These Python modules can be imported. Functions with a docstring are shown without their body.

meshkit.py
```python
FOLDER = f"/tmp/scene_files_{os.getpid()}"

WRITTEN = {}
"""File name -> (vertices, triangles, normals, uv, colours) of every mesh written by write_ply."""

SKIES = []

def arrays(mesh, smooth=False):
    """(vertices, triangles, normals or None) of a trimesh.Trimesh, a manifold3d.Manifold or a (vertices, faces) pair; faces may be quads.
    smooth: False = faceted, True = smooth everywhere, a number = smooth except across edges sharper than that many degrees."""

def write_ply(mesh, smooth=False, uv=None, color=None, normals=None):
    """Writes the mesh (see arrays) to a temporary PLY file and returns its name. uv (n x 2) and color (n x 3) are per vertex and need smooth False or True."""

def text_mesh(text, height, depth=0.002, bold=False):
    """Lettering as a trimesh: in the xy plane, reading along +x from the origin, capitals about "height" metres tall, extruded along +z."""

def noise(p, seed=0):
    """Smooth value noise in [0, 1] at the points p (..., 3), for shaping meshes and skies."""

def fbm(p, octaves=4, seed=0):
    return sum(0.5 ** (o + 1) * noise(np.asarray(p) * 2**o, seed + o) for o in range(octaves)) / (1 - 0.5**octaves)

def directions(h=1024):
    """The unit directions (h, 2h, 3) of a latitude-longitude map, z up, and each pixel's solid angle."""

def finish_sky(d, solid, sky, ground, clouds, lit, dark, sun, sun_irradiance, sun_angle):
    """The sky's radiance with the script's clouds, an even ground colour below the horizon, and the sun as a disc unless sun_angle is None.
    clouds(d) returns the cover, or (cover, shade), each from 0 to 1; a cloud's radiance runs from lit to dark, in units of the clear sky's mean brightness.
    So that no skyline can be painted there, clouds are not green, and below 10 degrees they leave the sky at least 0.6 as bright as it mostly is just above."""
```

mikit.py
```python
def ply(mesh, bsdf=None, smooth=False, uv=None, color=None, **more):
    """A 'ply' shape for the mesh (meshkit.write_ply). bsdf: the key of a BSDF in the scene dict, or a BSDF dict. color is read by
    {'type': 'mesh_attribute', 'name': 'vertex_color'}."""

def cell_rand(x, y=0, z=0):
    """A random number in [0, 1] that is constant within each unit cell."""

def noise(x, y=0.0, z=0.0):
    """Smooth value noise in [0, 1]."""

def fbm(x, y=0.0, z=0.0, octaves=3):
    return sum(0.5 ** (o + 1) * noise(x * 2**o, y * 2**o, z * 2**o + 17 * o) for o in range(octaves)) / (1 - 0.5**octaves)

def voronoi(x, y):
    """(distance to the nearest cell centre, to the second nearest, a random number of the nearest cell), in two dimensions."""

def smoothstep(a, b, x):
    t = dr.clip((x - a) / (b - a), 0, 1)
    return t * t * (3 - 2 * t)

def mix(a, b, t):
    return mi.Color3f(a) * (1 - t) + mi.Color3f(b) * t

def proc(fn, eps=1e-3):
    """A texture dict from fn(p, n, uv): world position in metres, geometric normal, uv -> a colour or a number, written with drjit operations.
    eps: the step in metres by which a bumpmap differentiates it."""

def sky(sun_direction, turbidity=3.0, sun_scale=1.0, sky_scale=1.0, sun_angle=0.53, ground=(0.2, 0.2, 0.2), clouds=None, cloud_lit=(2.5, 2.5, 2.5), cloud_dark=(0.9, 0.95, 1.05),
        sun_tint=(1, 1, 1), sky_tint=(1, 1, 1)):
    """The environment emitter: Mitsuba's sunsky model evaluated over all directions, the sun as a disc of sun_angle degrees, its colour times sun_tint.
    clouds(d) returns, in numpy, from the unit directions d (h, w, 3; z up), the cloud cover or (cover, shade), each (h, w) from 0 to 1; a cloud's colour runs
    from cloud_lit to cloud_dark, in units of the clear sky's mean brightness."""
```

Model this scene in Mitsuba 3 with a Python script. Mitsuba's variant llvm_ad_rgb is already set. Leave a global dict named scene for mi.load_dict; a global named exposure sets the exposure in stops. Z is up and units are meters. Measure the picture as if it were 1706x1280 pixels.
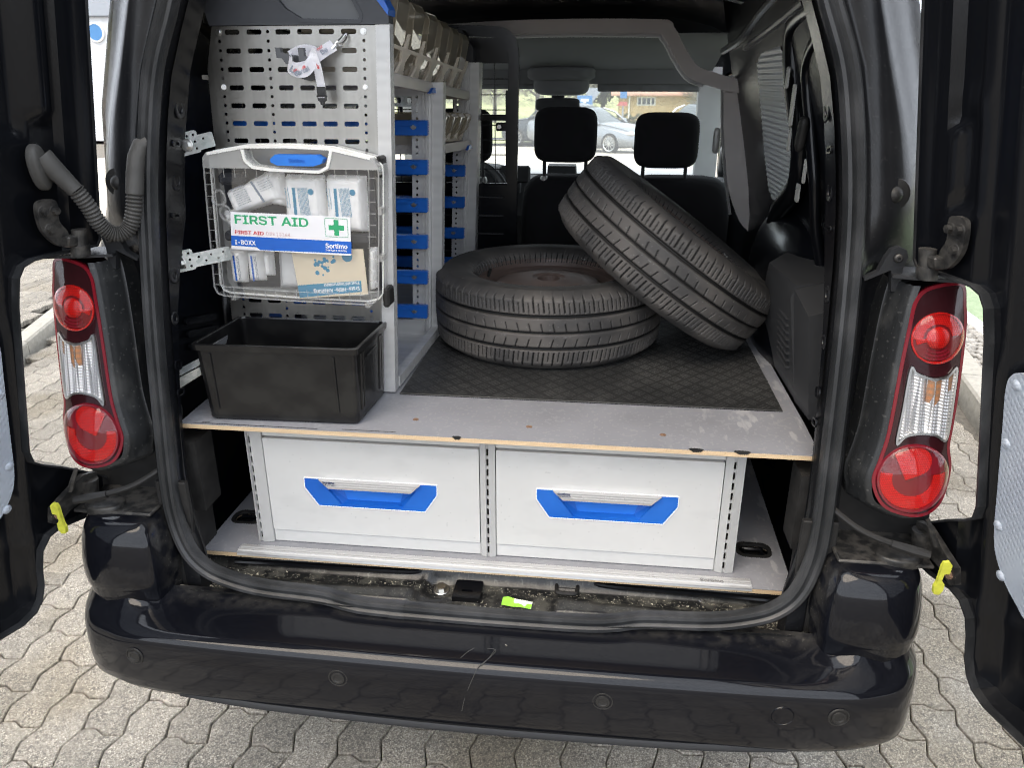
import math, random
import numpy as np, trimesh, drjit as dr, mitsuba as mi
import manifold3d as m3
from shapely import affinity, union_all
from shapely.geometry import Polygon, Point, box as sbox, LineString
import mikit, meshkit
from mikit import proc, noise, fbm, mix, smoothstep, voronoi, cell_rand

T = mi.ScalarTransform4f
scene, labels = {}, {}
rng = random.Random(7)

# ---------------------------------------------------------------- camera, sky, exposure
EYE = np.array([.212, -1.14, 1.55])
_th, _yaw = math.atan(507 / 1281), math.atan(164 / 1378)
_fw = np.array([-math.sin(_yaw) * math.cos(_th), math.cos(_yaw) * math.cos(_th), -math.sin(_th)])
scene['camera'] = {'type': 'thinlens', 'fov': 67.32, 'fov_axis': 'x', 'near_clip': .02, 'far_clip': 1500.0,
                   'aperture_radius': .0009, 'focus_distance': 1.55,
                   'to_world': T().look_at(origin=EYE.tolist(), target=(EYE + _fw).tolist(), up=[0, 0, 1])}
scene['sky'] = mikit.sky([-.30, -.42, .86], turbidity=4, sun_scale=.17, sun_angle=45, ground=(.22, .21, .19),
                         clouds=lambda d: (np.full(d.shape[:2], .94), .25 + .5 * meshkit.fbm(d * [2.2, 2.2, 4], 4, 3)),
                         cloud_lit=(2.22, 2.32, 2.48), cloud_dark=(1.28, 1.36, 1.50))
exposure = 3.48

# ---------------------------------------------------------------- helpers
def key_for(k):
    if k not in scene and k not in labels and k not in taken:
        taken.add(k); return k
    i = 1
    while f'{k}_{i:03d}' in taken: i += 1
    k = f'{k}_{i:03d}'; taken.add(k); return k
taken = set()

def thing(name, label, cat, group=None, kind=None):
    k = key_for(name); labels[k] = {'label': label, 'category': cat}
    if group: labels[k]['group'] = group
    if kind: labels[k]['kind'] = kind
    return k

def part(parent, name, mesh, bsdf, smooth=30, label=None, kind=None, to_world=None, **kw):
    if isinstance(mesh, list): mesh = cat(*mesh)
    k = key_for(parent + '__' + name if parent else name)
    d = mesh if isinstance(mesh, dict) else mikit.ply(mesh, bsdf, smooth, **kw)
    if to_world is not None: d = {**d, 'to_world': to_world}
    if isinstance(mesh, dict) and bsdf: d = {**d, 'bsdf': {'type': 'ref', 'id': bsdf}}
    scene[k] = d
    if label or kind:
        labels[k] = {}
        if label: labels[k]['label'] = label
        if kind: labels[k]['kind'] = kind
    return k

def single(name, label, ctg, mesh, bsdf, smooth=30, group=None, kind=None, **kw):
    k = thing(name, label, ctg, group, kind)
    if isinstance(mesh, list): mesh = cat(*mesh)
    scene[k] = mikit.ply(mesh, bsdf, smooth, **kw)
    return k

def struct(name, mesh, bsdf, label, smooth=False):
    scene[name] = mikit.ply(mesh, bsdf, smooth); taken.add(name)
    labels[name] = {'label': label, 'kind': 'structure'}
    return name

def cat(*ms):
    out = []
    for m in ms: out += m if isinstance(m, (list, tuple)) else [m]
    return trimesh.util.concatenate(out)

def hull(pts): return trimesh.convex.convex_hull(np.asarray(pts, float))

def box(x0, x1, y0, y1, z0, z1, c=0.0):
    if c <= 0:
        m = trimesh.creation.box((x1 - x0, y1 - y0, z1 - z0)); m.apply_translation(((x0 + x1) / 2, (y0 + y1) / 2, (z0 + z1) / 2)); return m
    pts = []
    for sx, x in ((1, x0), (-1, x1)):
        for sy, y in ((1, y0), (-1, y1)):
            for sz, z in ((1, z0), (-1, z1)):
                pts += [(x, y + sy * c, z + sz * c), (x + sx * c, y, z + sz * c), (x + sx * c, y + sy * c, z)]
    return hull(pts)

def polys(p): return [g for g in getattr(p, 'geoms', [p]) if g.area > 1e-9]

AX = {'x': [[0, 0, 1, 0], [1, 0, 0, 0], [0, 1, 0, 0], [0, 0, 0, 1]], 'y': [[1, 0, 0, 0], [0, 0, 1, 0], [0, 1, 0, 0], [0, 0, 0, 1]], 'z': np.eye(4)}
def prism(poly, axis, lo, hi, fr=None):
    if isinstance(poly, (list, np.ndarray)): poly = Polygon(poly)
    out = []
    for g in polys(poly):
        m = trimesh.creation.extrude_polygon(g, hi - lo, engine='earcut'); m.apply_translation((0, 0, lo))
        m.apply_transform(np.array(AX[axis], float))
        if fr is not None: m.apply_transform(fr)
        out.append(m)
    m = cat(out); return m

def frame(o, ex, ey=None, ez=None):
    ex = np.asarray(ex, float); ex = ex / np.linalg.norm(ex)
    if ez is None:
        ey = np.asarray(ey, float); ey = ey - ex * (ex @ ey); ey /= np.linalg.norm(ey); ez = np.cross(ex, ey)
    else:
        ez = np.asarray(ez, float); ez = ez - ex * (ex @ ez); ez /= np.linalg.norm(ez); ey = np.cross(ez, ex)
    m = np.eye(4); m[:3, 0], m[:3, 1], m[:3, 2], m[:3, 3] = ex, ey, ez, o
    return m

def mv(m, fr=None, t=None):
    m = m.copy()
    if fr is not None: m.apply_transform(fr)
    if t is not None: m.apply_translation(t)
    return m

def mirror(m):
    if isinstance(m, list): m = cat(m)
    m = m.copy(); m.apply_transform(np.diag([-1., 1, 1, 1])); return m

def rrect(x0, x1, y0, y1, r, n=5):
    return sbox(x0 + r, y0 + r, x1 - r, y1 - r).buffer(r, quad_segs=n)

def spline(pts, n=8, closed=False):
    p = np.asarray(pts, float)
    q = np.vstack([p[-1:], p, p[:2]]) if closed else np.vstack([2 * p[:1] - p[1:2], p, 2 * p[-1:] - p[-2:-1]])
    out = []
    for i in range(1, len(q) - 2):
        for t in np.arange(n) / n:
            a, b, c, d = q[i - 1:i + 3]
            out.append(.5 * (2 * b + (c - a) * t + (2 * a - 5 * b + 4 * c - d) * t * t + (3 * b - a - 3 * c + d) * t ** 3))
    if not closed: out.append(p[-1])
    return np.array(out)

def tube(path, r, n=8, closed=False, up=None, caps=True):
    """r: radius, list of radii, or a (k, 2) cross-section swept along the path"""
    p = np.asarray(path, float); k = len(p)
    t = (np.roll(p, -1, 0) - np.roll(p, 1, 0)) if closed else np.gradient(p, axis=0)
    t /= np.linalg.norm(t, axis=1, keepdims=True)
    a = np.cross(t[0], [0, 0, 1.] if abs(t[0][2]) < .9 else [1., 0, 0]) if up is None else np.asarray(up, float)
    A = []
    for i in range(k):
        a = (a if up is None else np.asarray(up, float)) - t[i] * (t[i] @ (a if up is None else np.asarray(up, float))); a = a / np.linalg.norm(a); A.append(a)
    A = np.array(A); B = np.cross(t, A)
    if np.ndim(r) == 2: prof = np.broadcast_to(np.asarray(r, float), (k, len(r), 2))
    else:
        th = np.arange(n) * 2 * np.pi / n
        prof = np.broadcast_to(r, (k,))[:, None, None] * np.stack([np.cos(th), np.sin(th)], -1)[None]
    n = prof.shape[1]
    v = p[:, None] + prof[..., :1] * A[:, None] + prof[..., 1:] * B[:, None]
    i, j = np.meshgrid(np.arange(k if closed else k - 1), np.arange(n), indexing='ij')
    i2, j2 = (i + 1) % k, (j + 1) % n
    q = np.stack([i * n + j, i2 * n + j, i2 * n + j2, i * n + j2], -1).reshape(-1, 4)
    f = np.vstack([q[:, [0, 2, 1]], q[:, [0, 3, 2]]]); vv = v.reshape(-1, 3)
    if caps and not closed:
        c0, c1 = len(vv), len(vv) + 1; vv = np.vstack([vv, p[0], p[-1]]); J = np.arange(n)
        f = np.vstack([f, np.stack([J * 0 + c0, J, (J + 1) % n], 1), np.stack([J * 0 + c1, (k - 1) * n + (J + 1) % n, (k - 1) * n + J], 1)])
    m = trimesh.Trimesh(vv, f, process=False)
    return m

def grid(P):
    P = np.asarray(P, float); n, m = P.shape[:2]
    i, j = np.meshgrid(np.arange(n - 1), np.arange(m - 1), indexing='ij')
    q = np.stack([i * m + j, (i + 1) * m + j, (i + 1) * m + j + 1, i * m + j + 1], -1).reshape(-1, 4)
    return trimesh.Trimesh(P.reshape(-1, 3), np.vstack([q[:, :3], q[:, [0, 2, 3]]]), process=False)

def lathe(prof, n=48, fr=None, closed=False, arc=None):
    """prof (r, h) turned about z"""
    p = np.asarray(prof, float); th = np.arange(n) * 2 * np.pi / n
    if closed: p = np.vstack([p, p[:1]])
    P = np.stack([p[:, None, 0] * np.cos(th), p[:, None, 0] * np.sin(th), np.broadcast_to(p[:, None, 1], (len(p), n))], -1)
    P = np.concatenate([P, P[:, :1]], 1)
    m = grid(P); m.merge_vertices()
    if fr is not None: m.apply_transform(fr)
    return m

def relief(poly, fn, size=.012, fr=None):
    """a sheet over the polygon (a, b) -> height fn(a, b), cut along a grid; local axes a, b, height"""
    import shapely
    if isinstance(size, (int, float)): size = (size, size)
    vs, fs, n = [], [], 0
    for g in polys(poly):
        x0, y0, x1, y1 = g.bounds; nx, ny = max(1, math.ceil((x1 - x0) / size[0])), max(1, math.ceil((y1 - y0) / size[1]))
        X, Y = np.linspace(x0, x1, nx + 1), np.linspace(y0, y1, ny + 1)
        i, j = (q.ravel() for q in np.meshgrid(np.arange(nx), np.arange(ny), indexing='ij'))
        cells = shapely.box(X[i], Y[j], X[i + 1], Y[j + 1]); shapely.prepare(g)
        full = shapely.contains(g, cells); part_ = ~full & shapely.intersects(g, cells)
        gi, gj = np.meshgrid(X, Y, indexing='ij'); vs.append(np.column_stack([gi.ravel(), gj.ravel()])); k = i[full] * (ny + 1) + j[full] + n
        fs.append(np.concatenate([np.stack([k, k + ny + 1, k + ny + 2], 1), np.stack([k, k + ny + 2, k + 1], 1)])); n += len(vs[-1])
        for c in shapely.intersection(g, cells[part_]):
            for q in polys(c):
                if q.geom_type != 'Polygon' or q.area < 1e-10: continue
                v, f = trimesh.creation.triangulate_polygon(q, engine='earcut'); vs.append(v); fs.append(f + n); n += len(v)
    V = np.vstack(vs); m = trimesh.Trimesh(np.column_stack([V, V[:, 0] * 0]), np.vstack(fs), process=False); m.merge_vertices(); m.remove_unreferenced_vertices()
    V = m.vertices.copy(); V[:, 2] = fn(V[:, 0], V[:, 1]); m.vertices = V
    if fr is not None: m.apply_transform(fr)
    return m

def wall(line, lo, hi):
    """an upright ribbon through (x, y) points from lo to hi, each a number or a list"""
    p = np.asarray(line, float); lo, hi = np.broadcast_to(lo, len(p)), np.broadcast_to(hi, len(p))
    return grid([np.column_stack([p, lo]), np.column_stack([p, hi])])

def superell(c, r, e=(.5, .5), n=28, fr=None):
    u, v = np.meshgrid(np.linspace(-np.pi / 2, np.pi / 2, n), np.linspace(-np.pi, np.pi, 2 * n), indexing='ij')
    s = lambda x, k: np.sign(x) * np.abs(x) ** k
    P = np.stack([s(np.cos(u), e[0]) * s(np.cos(v), e[1]) * r[0], s(np.cos(u), e[0]) * s(np.sin(v), e[1]) * r[1], s(np.sin(u), e[0]) * r[2]], -1)
    m = grid(P); m.merge_vertices()
    if fr is not None: m.apply_transform(fr)
    m.apply_translation(c); return m

def sm(x, a, b):
    t = np.clip((x - a) / (b - a), 0, 1); return t * t * (3 - 2 * t)

def bolt(c, d, r=.006, h=.005):
    """a hexagon bolt head with a washer on the face at c looking along d"""
    d = np.asarray(d, float); fr = frame(c, np.cross(d, [.3, .2, .9]), None, d)
    w = lathe([(0, .0015), (r * 1.5, .0015), (r * 1.6, .0008), (r * 1.6, 0)], 16, fr)
    hx = trimesh.creation.cylinder(r, h, sections=6); hx.apply_translation((0, 0, h / 2 + .001)); hx.apply_transform(fr)
    return cat(w, hx)

def dome(c, d, r, h, n=16):
    a = np.linspace(0, np.pi / 2, 5); d = np.asarray(d, float)
    return lathe([(r * math.cos(t), h * math.sin(t)) for t in a], n, frame(c, np.cross(d, [.3, .2, .9]), None, d))

def text(s, h, depth, fr, bold=False, align='l', w=None):
    m = meshkit.text_mesh(s, h, depth, bold); e = m.bounds
    if w: m.apply_scale([w / (e[1][0] - e[0][0]), 1, 1]); e = m.bounds
    if align == 'c': m.apply_translation((-(e[0][0] + e[1][0]) / 2, 0, 0))
    m.apply_transform(fr); return m

# ---------------------------------------------------------------- materials
def mat(name, d, two=True):
    scene[name] = {'type': 'twosided', 'b': d} if two else d
    return name
def pr(base, rough=.5, metal=0., **k):
    b = base if isinstance(base, dict) else {'type': 'rgb', 'value': list(base)}
    return {'type': 'principled', 'base_color': b, 'roughness': rough, 'metallic': metal, **k}
def bump(d, fn, scale=1.0, eps=1e-3): return {'type': 'bumpmap', 'tex': proc(fn, eps), 'scale': scale, 'b': d}

def f_dust(p, n, uv):
    k = smoothstep(.45, .8, fbm(p.x * 9, p.y * 9, p.z * 9, 3))
    s = smoothstep(.80, .86, noise(p.x * 170, p.y * 170, p.z * 170)) * .6
    return mix((.006, .0065, .008), (.020, .020, .021), k * .35 + s * .4)
def f_dustr(p, n, uv): return .12 + .16 * fbm(p.x * 13, p.y * 13, p.z * 13, 3)
mat('black_paint', pr(proc(f_dust), proc(f_dustr), specular=.45, clearcoat=.3, clearcoat_gloss=.97))
def f_bumper(p, n, uv):
    d = smoothstep(.045, .085, p.y) * smoothstep(.50, .56, p.z) * smoothstep(.7, .62, dr.abs(p.x)) * smoothstep(.35, .65, fbm(p.x * 40, p.y * 40, p.z * 40, 3))
    s = smoothstep(.83, .87, noise(p.x * 260, p.y * 260, p.z * 260))
    return mix((.0045, .005, .0075), (.07, .066, .058), d * .35 + s * (.05 + .95 * d) * .5)
def f_bumperr(p, n, uv):
    return .045 + .35 * smoothstep(.045, .085, p.y) * smoothstep(.50, .56, p.z) * smoothstep(.7, .6, dr.abs(p.x)) + .03 * fbm(p.x * 20, p.y * 20, p.z * 20, 2)
mat('bumper_paint', pr(proc(f_bumper), proc(f_bumperr), specular=.34, clearcoat=.25, clearcoat_gloss=.985))
def f_jamb(p, n, uv):
    k = smoothstep(.35, .75, fbm(p.x * 14, p.y * 14, p.z * 6, 3)); s = smoothstep(.82, .87, noise(p.x * 210, p.y * 210, p.z * 210))
    return mix((.006, .0065, .008), (.022, .022, .023), k * .45 + s * .5)
mat('jamb_paint', pr(proc(f_jamb), .25, specular=.38))
mat('inner_paint', pr((.004, .0045, .006), .2, specular=.33))
mat('black_plastic', pr(proc(lambda p, n, uv: mix((.011, .011, .011), (.028, .027, .026), fbm(p.x * 30, p.y * 30, p.z * 30, 3))), .5, specular=.3))
mat('trim_plastic', bump(pr((.018, .019, .021), .45, specular=.35), lambda p, n, uv: noise(p.x * 700, p.y * 700, p.z * 700) * .00025, 1., 3e-4))
mat('seal_rubber', pr(proc(lambda p, n, uv: mix((.013, .014, .015), (.036, .037, .039), smoothstep(.3, .8, fbm(p.x * 25, p.y * 25, p.z * 12, 3)))), .42, specular=.5))
mat('box_plastic', bump(pr((.034, .035, .037), .45, specular=.4), lambda p, n, uv: noise(p.x * 700, p.y * 700, p.z * 700) * .00025, 1., 3e-4))
mat('hose_rubber', pr(proc(lambda p, n, uv: mix((.036, .035, .033), (.070, .068, .064), fbm(p.x * 40, p.y * 40, p.z * 40, 2))), .6))
mat('hinge_metal', pr(proc(lambda p, n, uv: mix((.012, .012, .012), (.048, .045, .041), smoothstep(.3, .75, fbm(p.x * 60, p.y * 60, p.z * 60, 3)))), .45, specular=.6))
mat('rust_metal', pr(proc(lambda p, n, uv: mix((.12, .06, .035), (.28, .19, .13), noise(p.x * 300, p.y * 300, p.z * 300))), .7))
mat('yellow_clip', pr(proc(lambda p, n, uv: mix((.38, .38, .05), (.62, .64, .06), fbm(p.x * 120, p.y * 120, p.z * 120, 3))), .4))
mat('side_paint', pr((.004, .0045, .006), .34, specular=.2))
mat('steel', pr((.62, .62, .60), .3, 1.))
mat('chrome', pr((.8, .8, .8), .08, 1.))
mat('lamp_black', pr((.006, .002, .003), .1, clearcoat=1., clearcoat_gloss=.98))
mat('lamp_rim', pr((.17, .004, .012), .12, clearcoat=1., clearcoat_gloss=.98))
mat('lamp_bowl', pr((.15, .004, .006), .15, clearcoat=1., clearcoat_gloss=.98))
mat('flank_rubber', pr(proc(lambda p, n, uv: mix((.014, .015, .016), (.060, .060, .058), smoothstep(.45, .8, fbm(p.x * 22, p.y * 22, p.z * 12, 4)) * .7 + smoothstep(.8, .86, noise(p.x * 190, p.y * 190, p.z * 190)) * .6)), .4))
mat('lamp_maroon', pr((.022, .001, .003), .06, clearcoat=1., clearcoat_gloss=.98))
def f_refl(p, n, uv):
    a = p.x * 900 + p.z * 520; b = p.z * 1040
    g = dr.abs(dr.sin(a) * dr.sin(b))
    return mix((.24, .0015, .0015), (.70, .012, .008), g)
mat('lamp_red', pr(proc(f_refl), .3, specular=.25, clearcoat=.4, clearcoat_gloss=.95))
mat('lamp_red_fan', pr(proc(lambda p, n, uv: mix((.40, .004, .004), (.95, .03, .02), dr.abs(dr.sin(uv.x * 60)))), .25, clearcoat=1.))
mat('lamp_mirror', bump(pr((.66, .66, .67), .2, .7), lambda p, n, uv: .0010 * dr.abs(dr.sin(p.x * 260)) + .0012 * dr.abs(dr.sin(p.z * 560 + p.x * 90)), 1., 4e-4))
mat('amber', pr(proc(lambda p, n, uv: mix((.30, .18, .11), (.50, .20, .07), dr.abs(dr.sin(p.x * 260) * dr.sin(p.z * 300)))), .2, .4, clearcoat=1.))
mat('clear_cover', {'type': 'thindielectric', 'int_ior': 1.32}, False)
mat('glass', {'type': 'thindielectric', 'int_ior': 1.5, 'specular_transmittance': {'type': 'rgb', 'value': [.86, .93, .90]}}, False)
mat('haze_dust_glass', {'type': 'blendbsdf', 'weight': .10, 'a': {'type': 'thindielectric', 'int_ior': 1.5, 'specular_transmittance': {'type': 'rgb', 'value': [.90, .95, .93]}}, 'b': {'type': 'principledthin', 'base_color': {'type': 'rgb', 'value': [.8, .8, .78]}, 'roughness': .8, 'diff_trans': 1.4}}, False)  # windscreen haze put in as a pale dust film over clear glass
def f_gravelc(p, n, uv):
    d1, d2, c = voronoi(p.x * 250, p.y * 250)
    e1, e2, g = voronoi(p.x * 170 + 7, p.y * 170)
    col = mix((.185, .171, .146), (.53, .487, .415), c * .75 + .25 * g)
    col = mix(col, (.62, .58, .50), smoothstep(.9, .97, c)); col = mix(col, (.11, .10, .09), smoothstep(.93, .97, g) * .7)
    col = mix(col, col * .62, smoothstep(.25, .5, d1))
    stain = smoothstep(.45, .75, fbm(p.x * 3.1, p.y * 3.1, 2.0, 3))
    col = mix(col, col * mi.Color3f(.80, .77, .71), stain)
    tone = cell_rand(dr.floor(p.x / .1125 + .5), dr.floor(p.y / .225 + .25), 5)
    return col * (.80 + .32 * tone)
mat('paver_stone', bump(pr(proc(f_gravelc), .85), lambda p, n, uv: -.0016 * smoothstep(0., .75, voronoi(p.x * 250, p.y * 250)[0]) , 1., 4e-4))
mat('joint_sand', pr(proc(lambda p, n, uv: mix((.075, .069, .059), (.17, .155, .13), fbm(p.x * 60, p.y * 60, 1., 3))), .95))
def f_lot(p, n, uv):
    q = dr.minimum(dr.abs(p.x / .2 - dr.floor(p.x / .2) - .5), dr.abs(p.y / .2 - dr.floor(p.y / .2) - .5))
    return mix((.22, .20, .17), mix((.40, .37, .31), (.46, .42, .36), cell_rand(p.x / .2, p.y / .2)), smoothstep(.02, .06, q)) * (.8 + .35 * fbm(p.x * .7, p.y * .7, 0., 3))
mat('lot_stone', pr(proc(f_lot), .9))
mat('asphalt', pr(proc(lambda p, n, uv: mix((.10, .10, .10), (.17, .17, .165), fbm(p.x * 2, p.y * 2, 0., 4))), .9))
mat('kerb_stone', pr(proc(lambda p, n, uv: mix((.22, .21, .18), (.40, .38, .33), fbm(p.x * 40, p.y * 40, p.z * 40, 4)) * (.7 + .3 * smoothstep(0., .07, p.z))), .9))
mat('pebble', pr(proc(lambda p, n, uv: mix((.16, .15, .135), (.46, .44, .40), noise(p.x * 31, p.y * 31, p.z * 31))), .8))
mat('grass', pr(proc(lambda p, n, uv: mix((.20, .23, .10), (.36, .36, .20), fbm(p.x * 3, p.y * 3, p.z * 3, 3))), .9))
mat('lawn_grass', pr(proc(lambda p, n, uv: mix((.15, .21, .12), (.27, .33, .21), fbm(p.x * 30, p.y * 30, p.z * 3, 3))), .9))
mat('white_paint', pr((.75, .75, .73), .5))
# ---------------------------------------------------------------- ground
def gz(x, y): return -.039 * np.maximum(np.asarray(y, float) - 7.0, 0) * np.ones_like(np.asarray(x, float))
_xs = np.unique(np.concatenate([np.linspace(-300, 300, 25), np.linspace(-12, 12, 13)])); _ys = np.unique(np.concatenate([[-300, -100, -40, -12], np.linspace(-6, 70, 39), [120, 300, 600]]))
_G = np.array([[(x, y, gz(x, min(y, 70))) for y in _ys] for x in _xs]); _G[..., 2] -= .034
struct('ground', grid(_G), 'joint_sand', 'dark sandy bed under the paved yard')
struct('yard', grid([[(x, y, float(gz(x, y)) - .004) for y in np.linspace(6.8, 31.1, 25)] for x in (-14, -3, 0, 3, 14)]), 'lot_stone', 'pale paved parking area sloping away in front of the van')

W, L = .1125, .225
def zig(y): return .0085 * (np.abs(((y / W) % 1) * 4 - 2) - 1)
def paver_mesh(grow=0.0):
    ys = np.arange(-4, 5) * (L / 8); j = .0015
    endx = np.array([-.5, -.12, .14, .5]) * W; endy = np.array([.004, .0085, -.0085, -.004])
    def ring(i, z):
        pts = [(W / 2 - i + zig(y), np.clip(y, -L / 2 + i, L / 2 - i)) for y in ys]
        e1 = [(x, L / 2 - i + e) for x, e in zip(endx[1:3][::-1], endy[1:3][::-1])]
        l = [(-W / 2 + i + zig(y), np.clip(y, -L / 2 + i, L / 2 - i)) for y in ys[::-1]]
        e0 = [(x, -L / 2 + i + e) for x, e in zip(endx[1:3], endy[1:3])]
        r = pts + e1 + l + e0
        out = []
        for x, y in r: out.append((x, y, z))
        return np.array(out)
    # shift the ends of the long sides by the end zigzag
    def fix(R, i):
        R = R.copy(); n = len(ys)
        R[0, 1] += endy[3]; R[n - 1, 1] += endy[3]; R[n + 2, 1] += endy[0]; R[2 * n + 1, 1] += endy[0]
        return R
    rings = [fix(ring(j, -.03), j), fix(ring(j, -.006), j), fix(ring(j + .0008, -.0018), j), fix(ring(j + .0032, 0.), j)]
    P = np.array(rings); P = np.concatenate([P, P[:, :1]], 1)
    m = grid(P); top = Polygon(rings[-1][:, :2]); v, f = trimesh.creation.triangulate_polygon(top, engine='earcut')
    return cat(m, trimesh.Trimesh(np.hstack([v, np.zeros((len(v), 1))]), f))
PAVER = paver_mesh(); PAVER_PLY = mikit.ply(PAVER, 'paver_stone', 25)
KX = lambda y: -3.22 - .33 * (y - 2.9)          # foot of the left kerb
GX = lambda y: 2.03 + .16 * (y - 2.4)           # foot of the right kerb
cells = []
for i in range(-62, 24):
    for jj in range(-14, 36):
        x, y = i * W, jj * L + (i % 2) * W
        if y < -1.6 or y > 7.2: continue
        if x > GX(y) - .06: continue
        if abs(x - (KX(y) - .06)) < .12: continue
        if abs(x) < .55 and y > 1.2: continue                          # never in sight, deep under the van
        cells.append((x, y))
def seen(x, y):
    q = np.array([x, y, 0]) - EYE; rt = np.array([math.cos(_yaw), math.sin(_yaw), 0]); z = q @ _fw
    return z > .3 and abs(q @ rt / z) < .70 and abs(q @ np.cross(rt, _fw) / z) < .54
cells.sort(key=lambda c: math.hypot(c[0] - EYE[0], c[1] - EYE[1]) + (0 if seen(*c) and (abs(c[0]) > .75 or c[1] < .55) else 50))
pave = 'pavement'; taken.add(pave); labels[pave] = {'label': 'pavement of wavy interlocking concrete blocks around the van', 'kind': 'structure'}
rest = []
for n, (x, y) in enumerate(cells):
    dz = rng.uniform(-.0012, .0012) + (.075 if x < KX(y) - .1 else 0)
    if n < 300:
        part(pave, 'paver', PAVER_PLY, None, to_world=T().translate([x, y, dz]) @ T().rotate([1, 0, 0], rng.uniform(-.35, .35)) @ T().rotate([0, 1, 0], rng.uniform(-.5, .5)))
    else: rest.append(mv(PAVER, t=(x, y, dz)))
part(pave, 'paver_field', cat(rest), 'paver_stone', 25, kind='stuff')
def kerb_run(f, y0, y1, w, h, side, step=.9):
    out = []
    for k, y in enumerate(np.arange(y0, y1, step)):
        a, b = np.array([f(y), y]), np.array([f(y + step - .006), y + step - .006]); d = (b - a) / np.linalg.norm(b - a); nrm = np.array([-d[1], d[0]]) * side
        c = .012
        pr_ = [(0, -.05), (0, h - c), (c, h), (w, h), (w, -.05)]
        out.append((grid([[(*(p + nrm * o), z) for o, z in pr_ + pr_[:1]] for p in (a, b)]), hull([(*(p + nrm * o), z) for o, z in pr_ for p in (a, b)])))
    return [h_ for _, h_ in out]
kb = thing('kerb', 'pale concrete kerb crossing the paving left of the van', 'kerb')
for m in kerb_run(KX, .2, 7.0, .1, .085, 1): part(kb, 'kerb_stone', m, 'kerb_stone')
kb = thing('kerb', 'concrete kerb edging the gravel bed right of the van', 'kerb')
for m in kerb_run(GX, .2, 8.6, .13, .11, -1): part(kb, 'kerb_stone', m, 'kerb_stone')
LX = lambda y: 2.58 + .03 * (y - 4)
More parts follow.
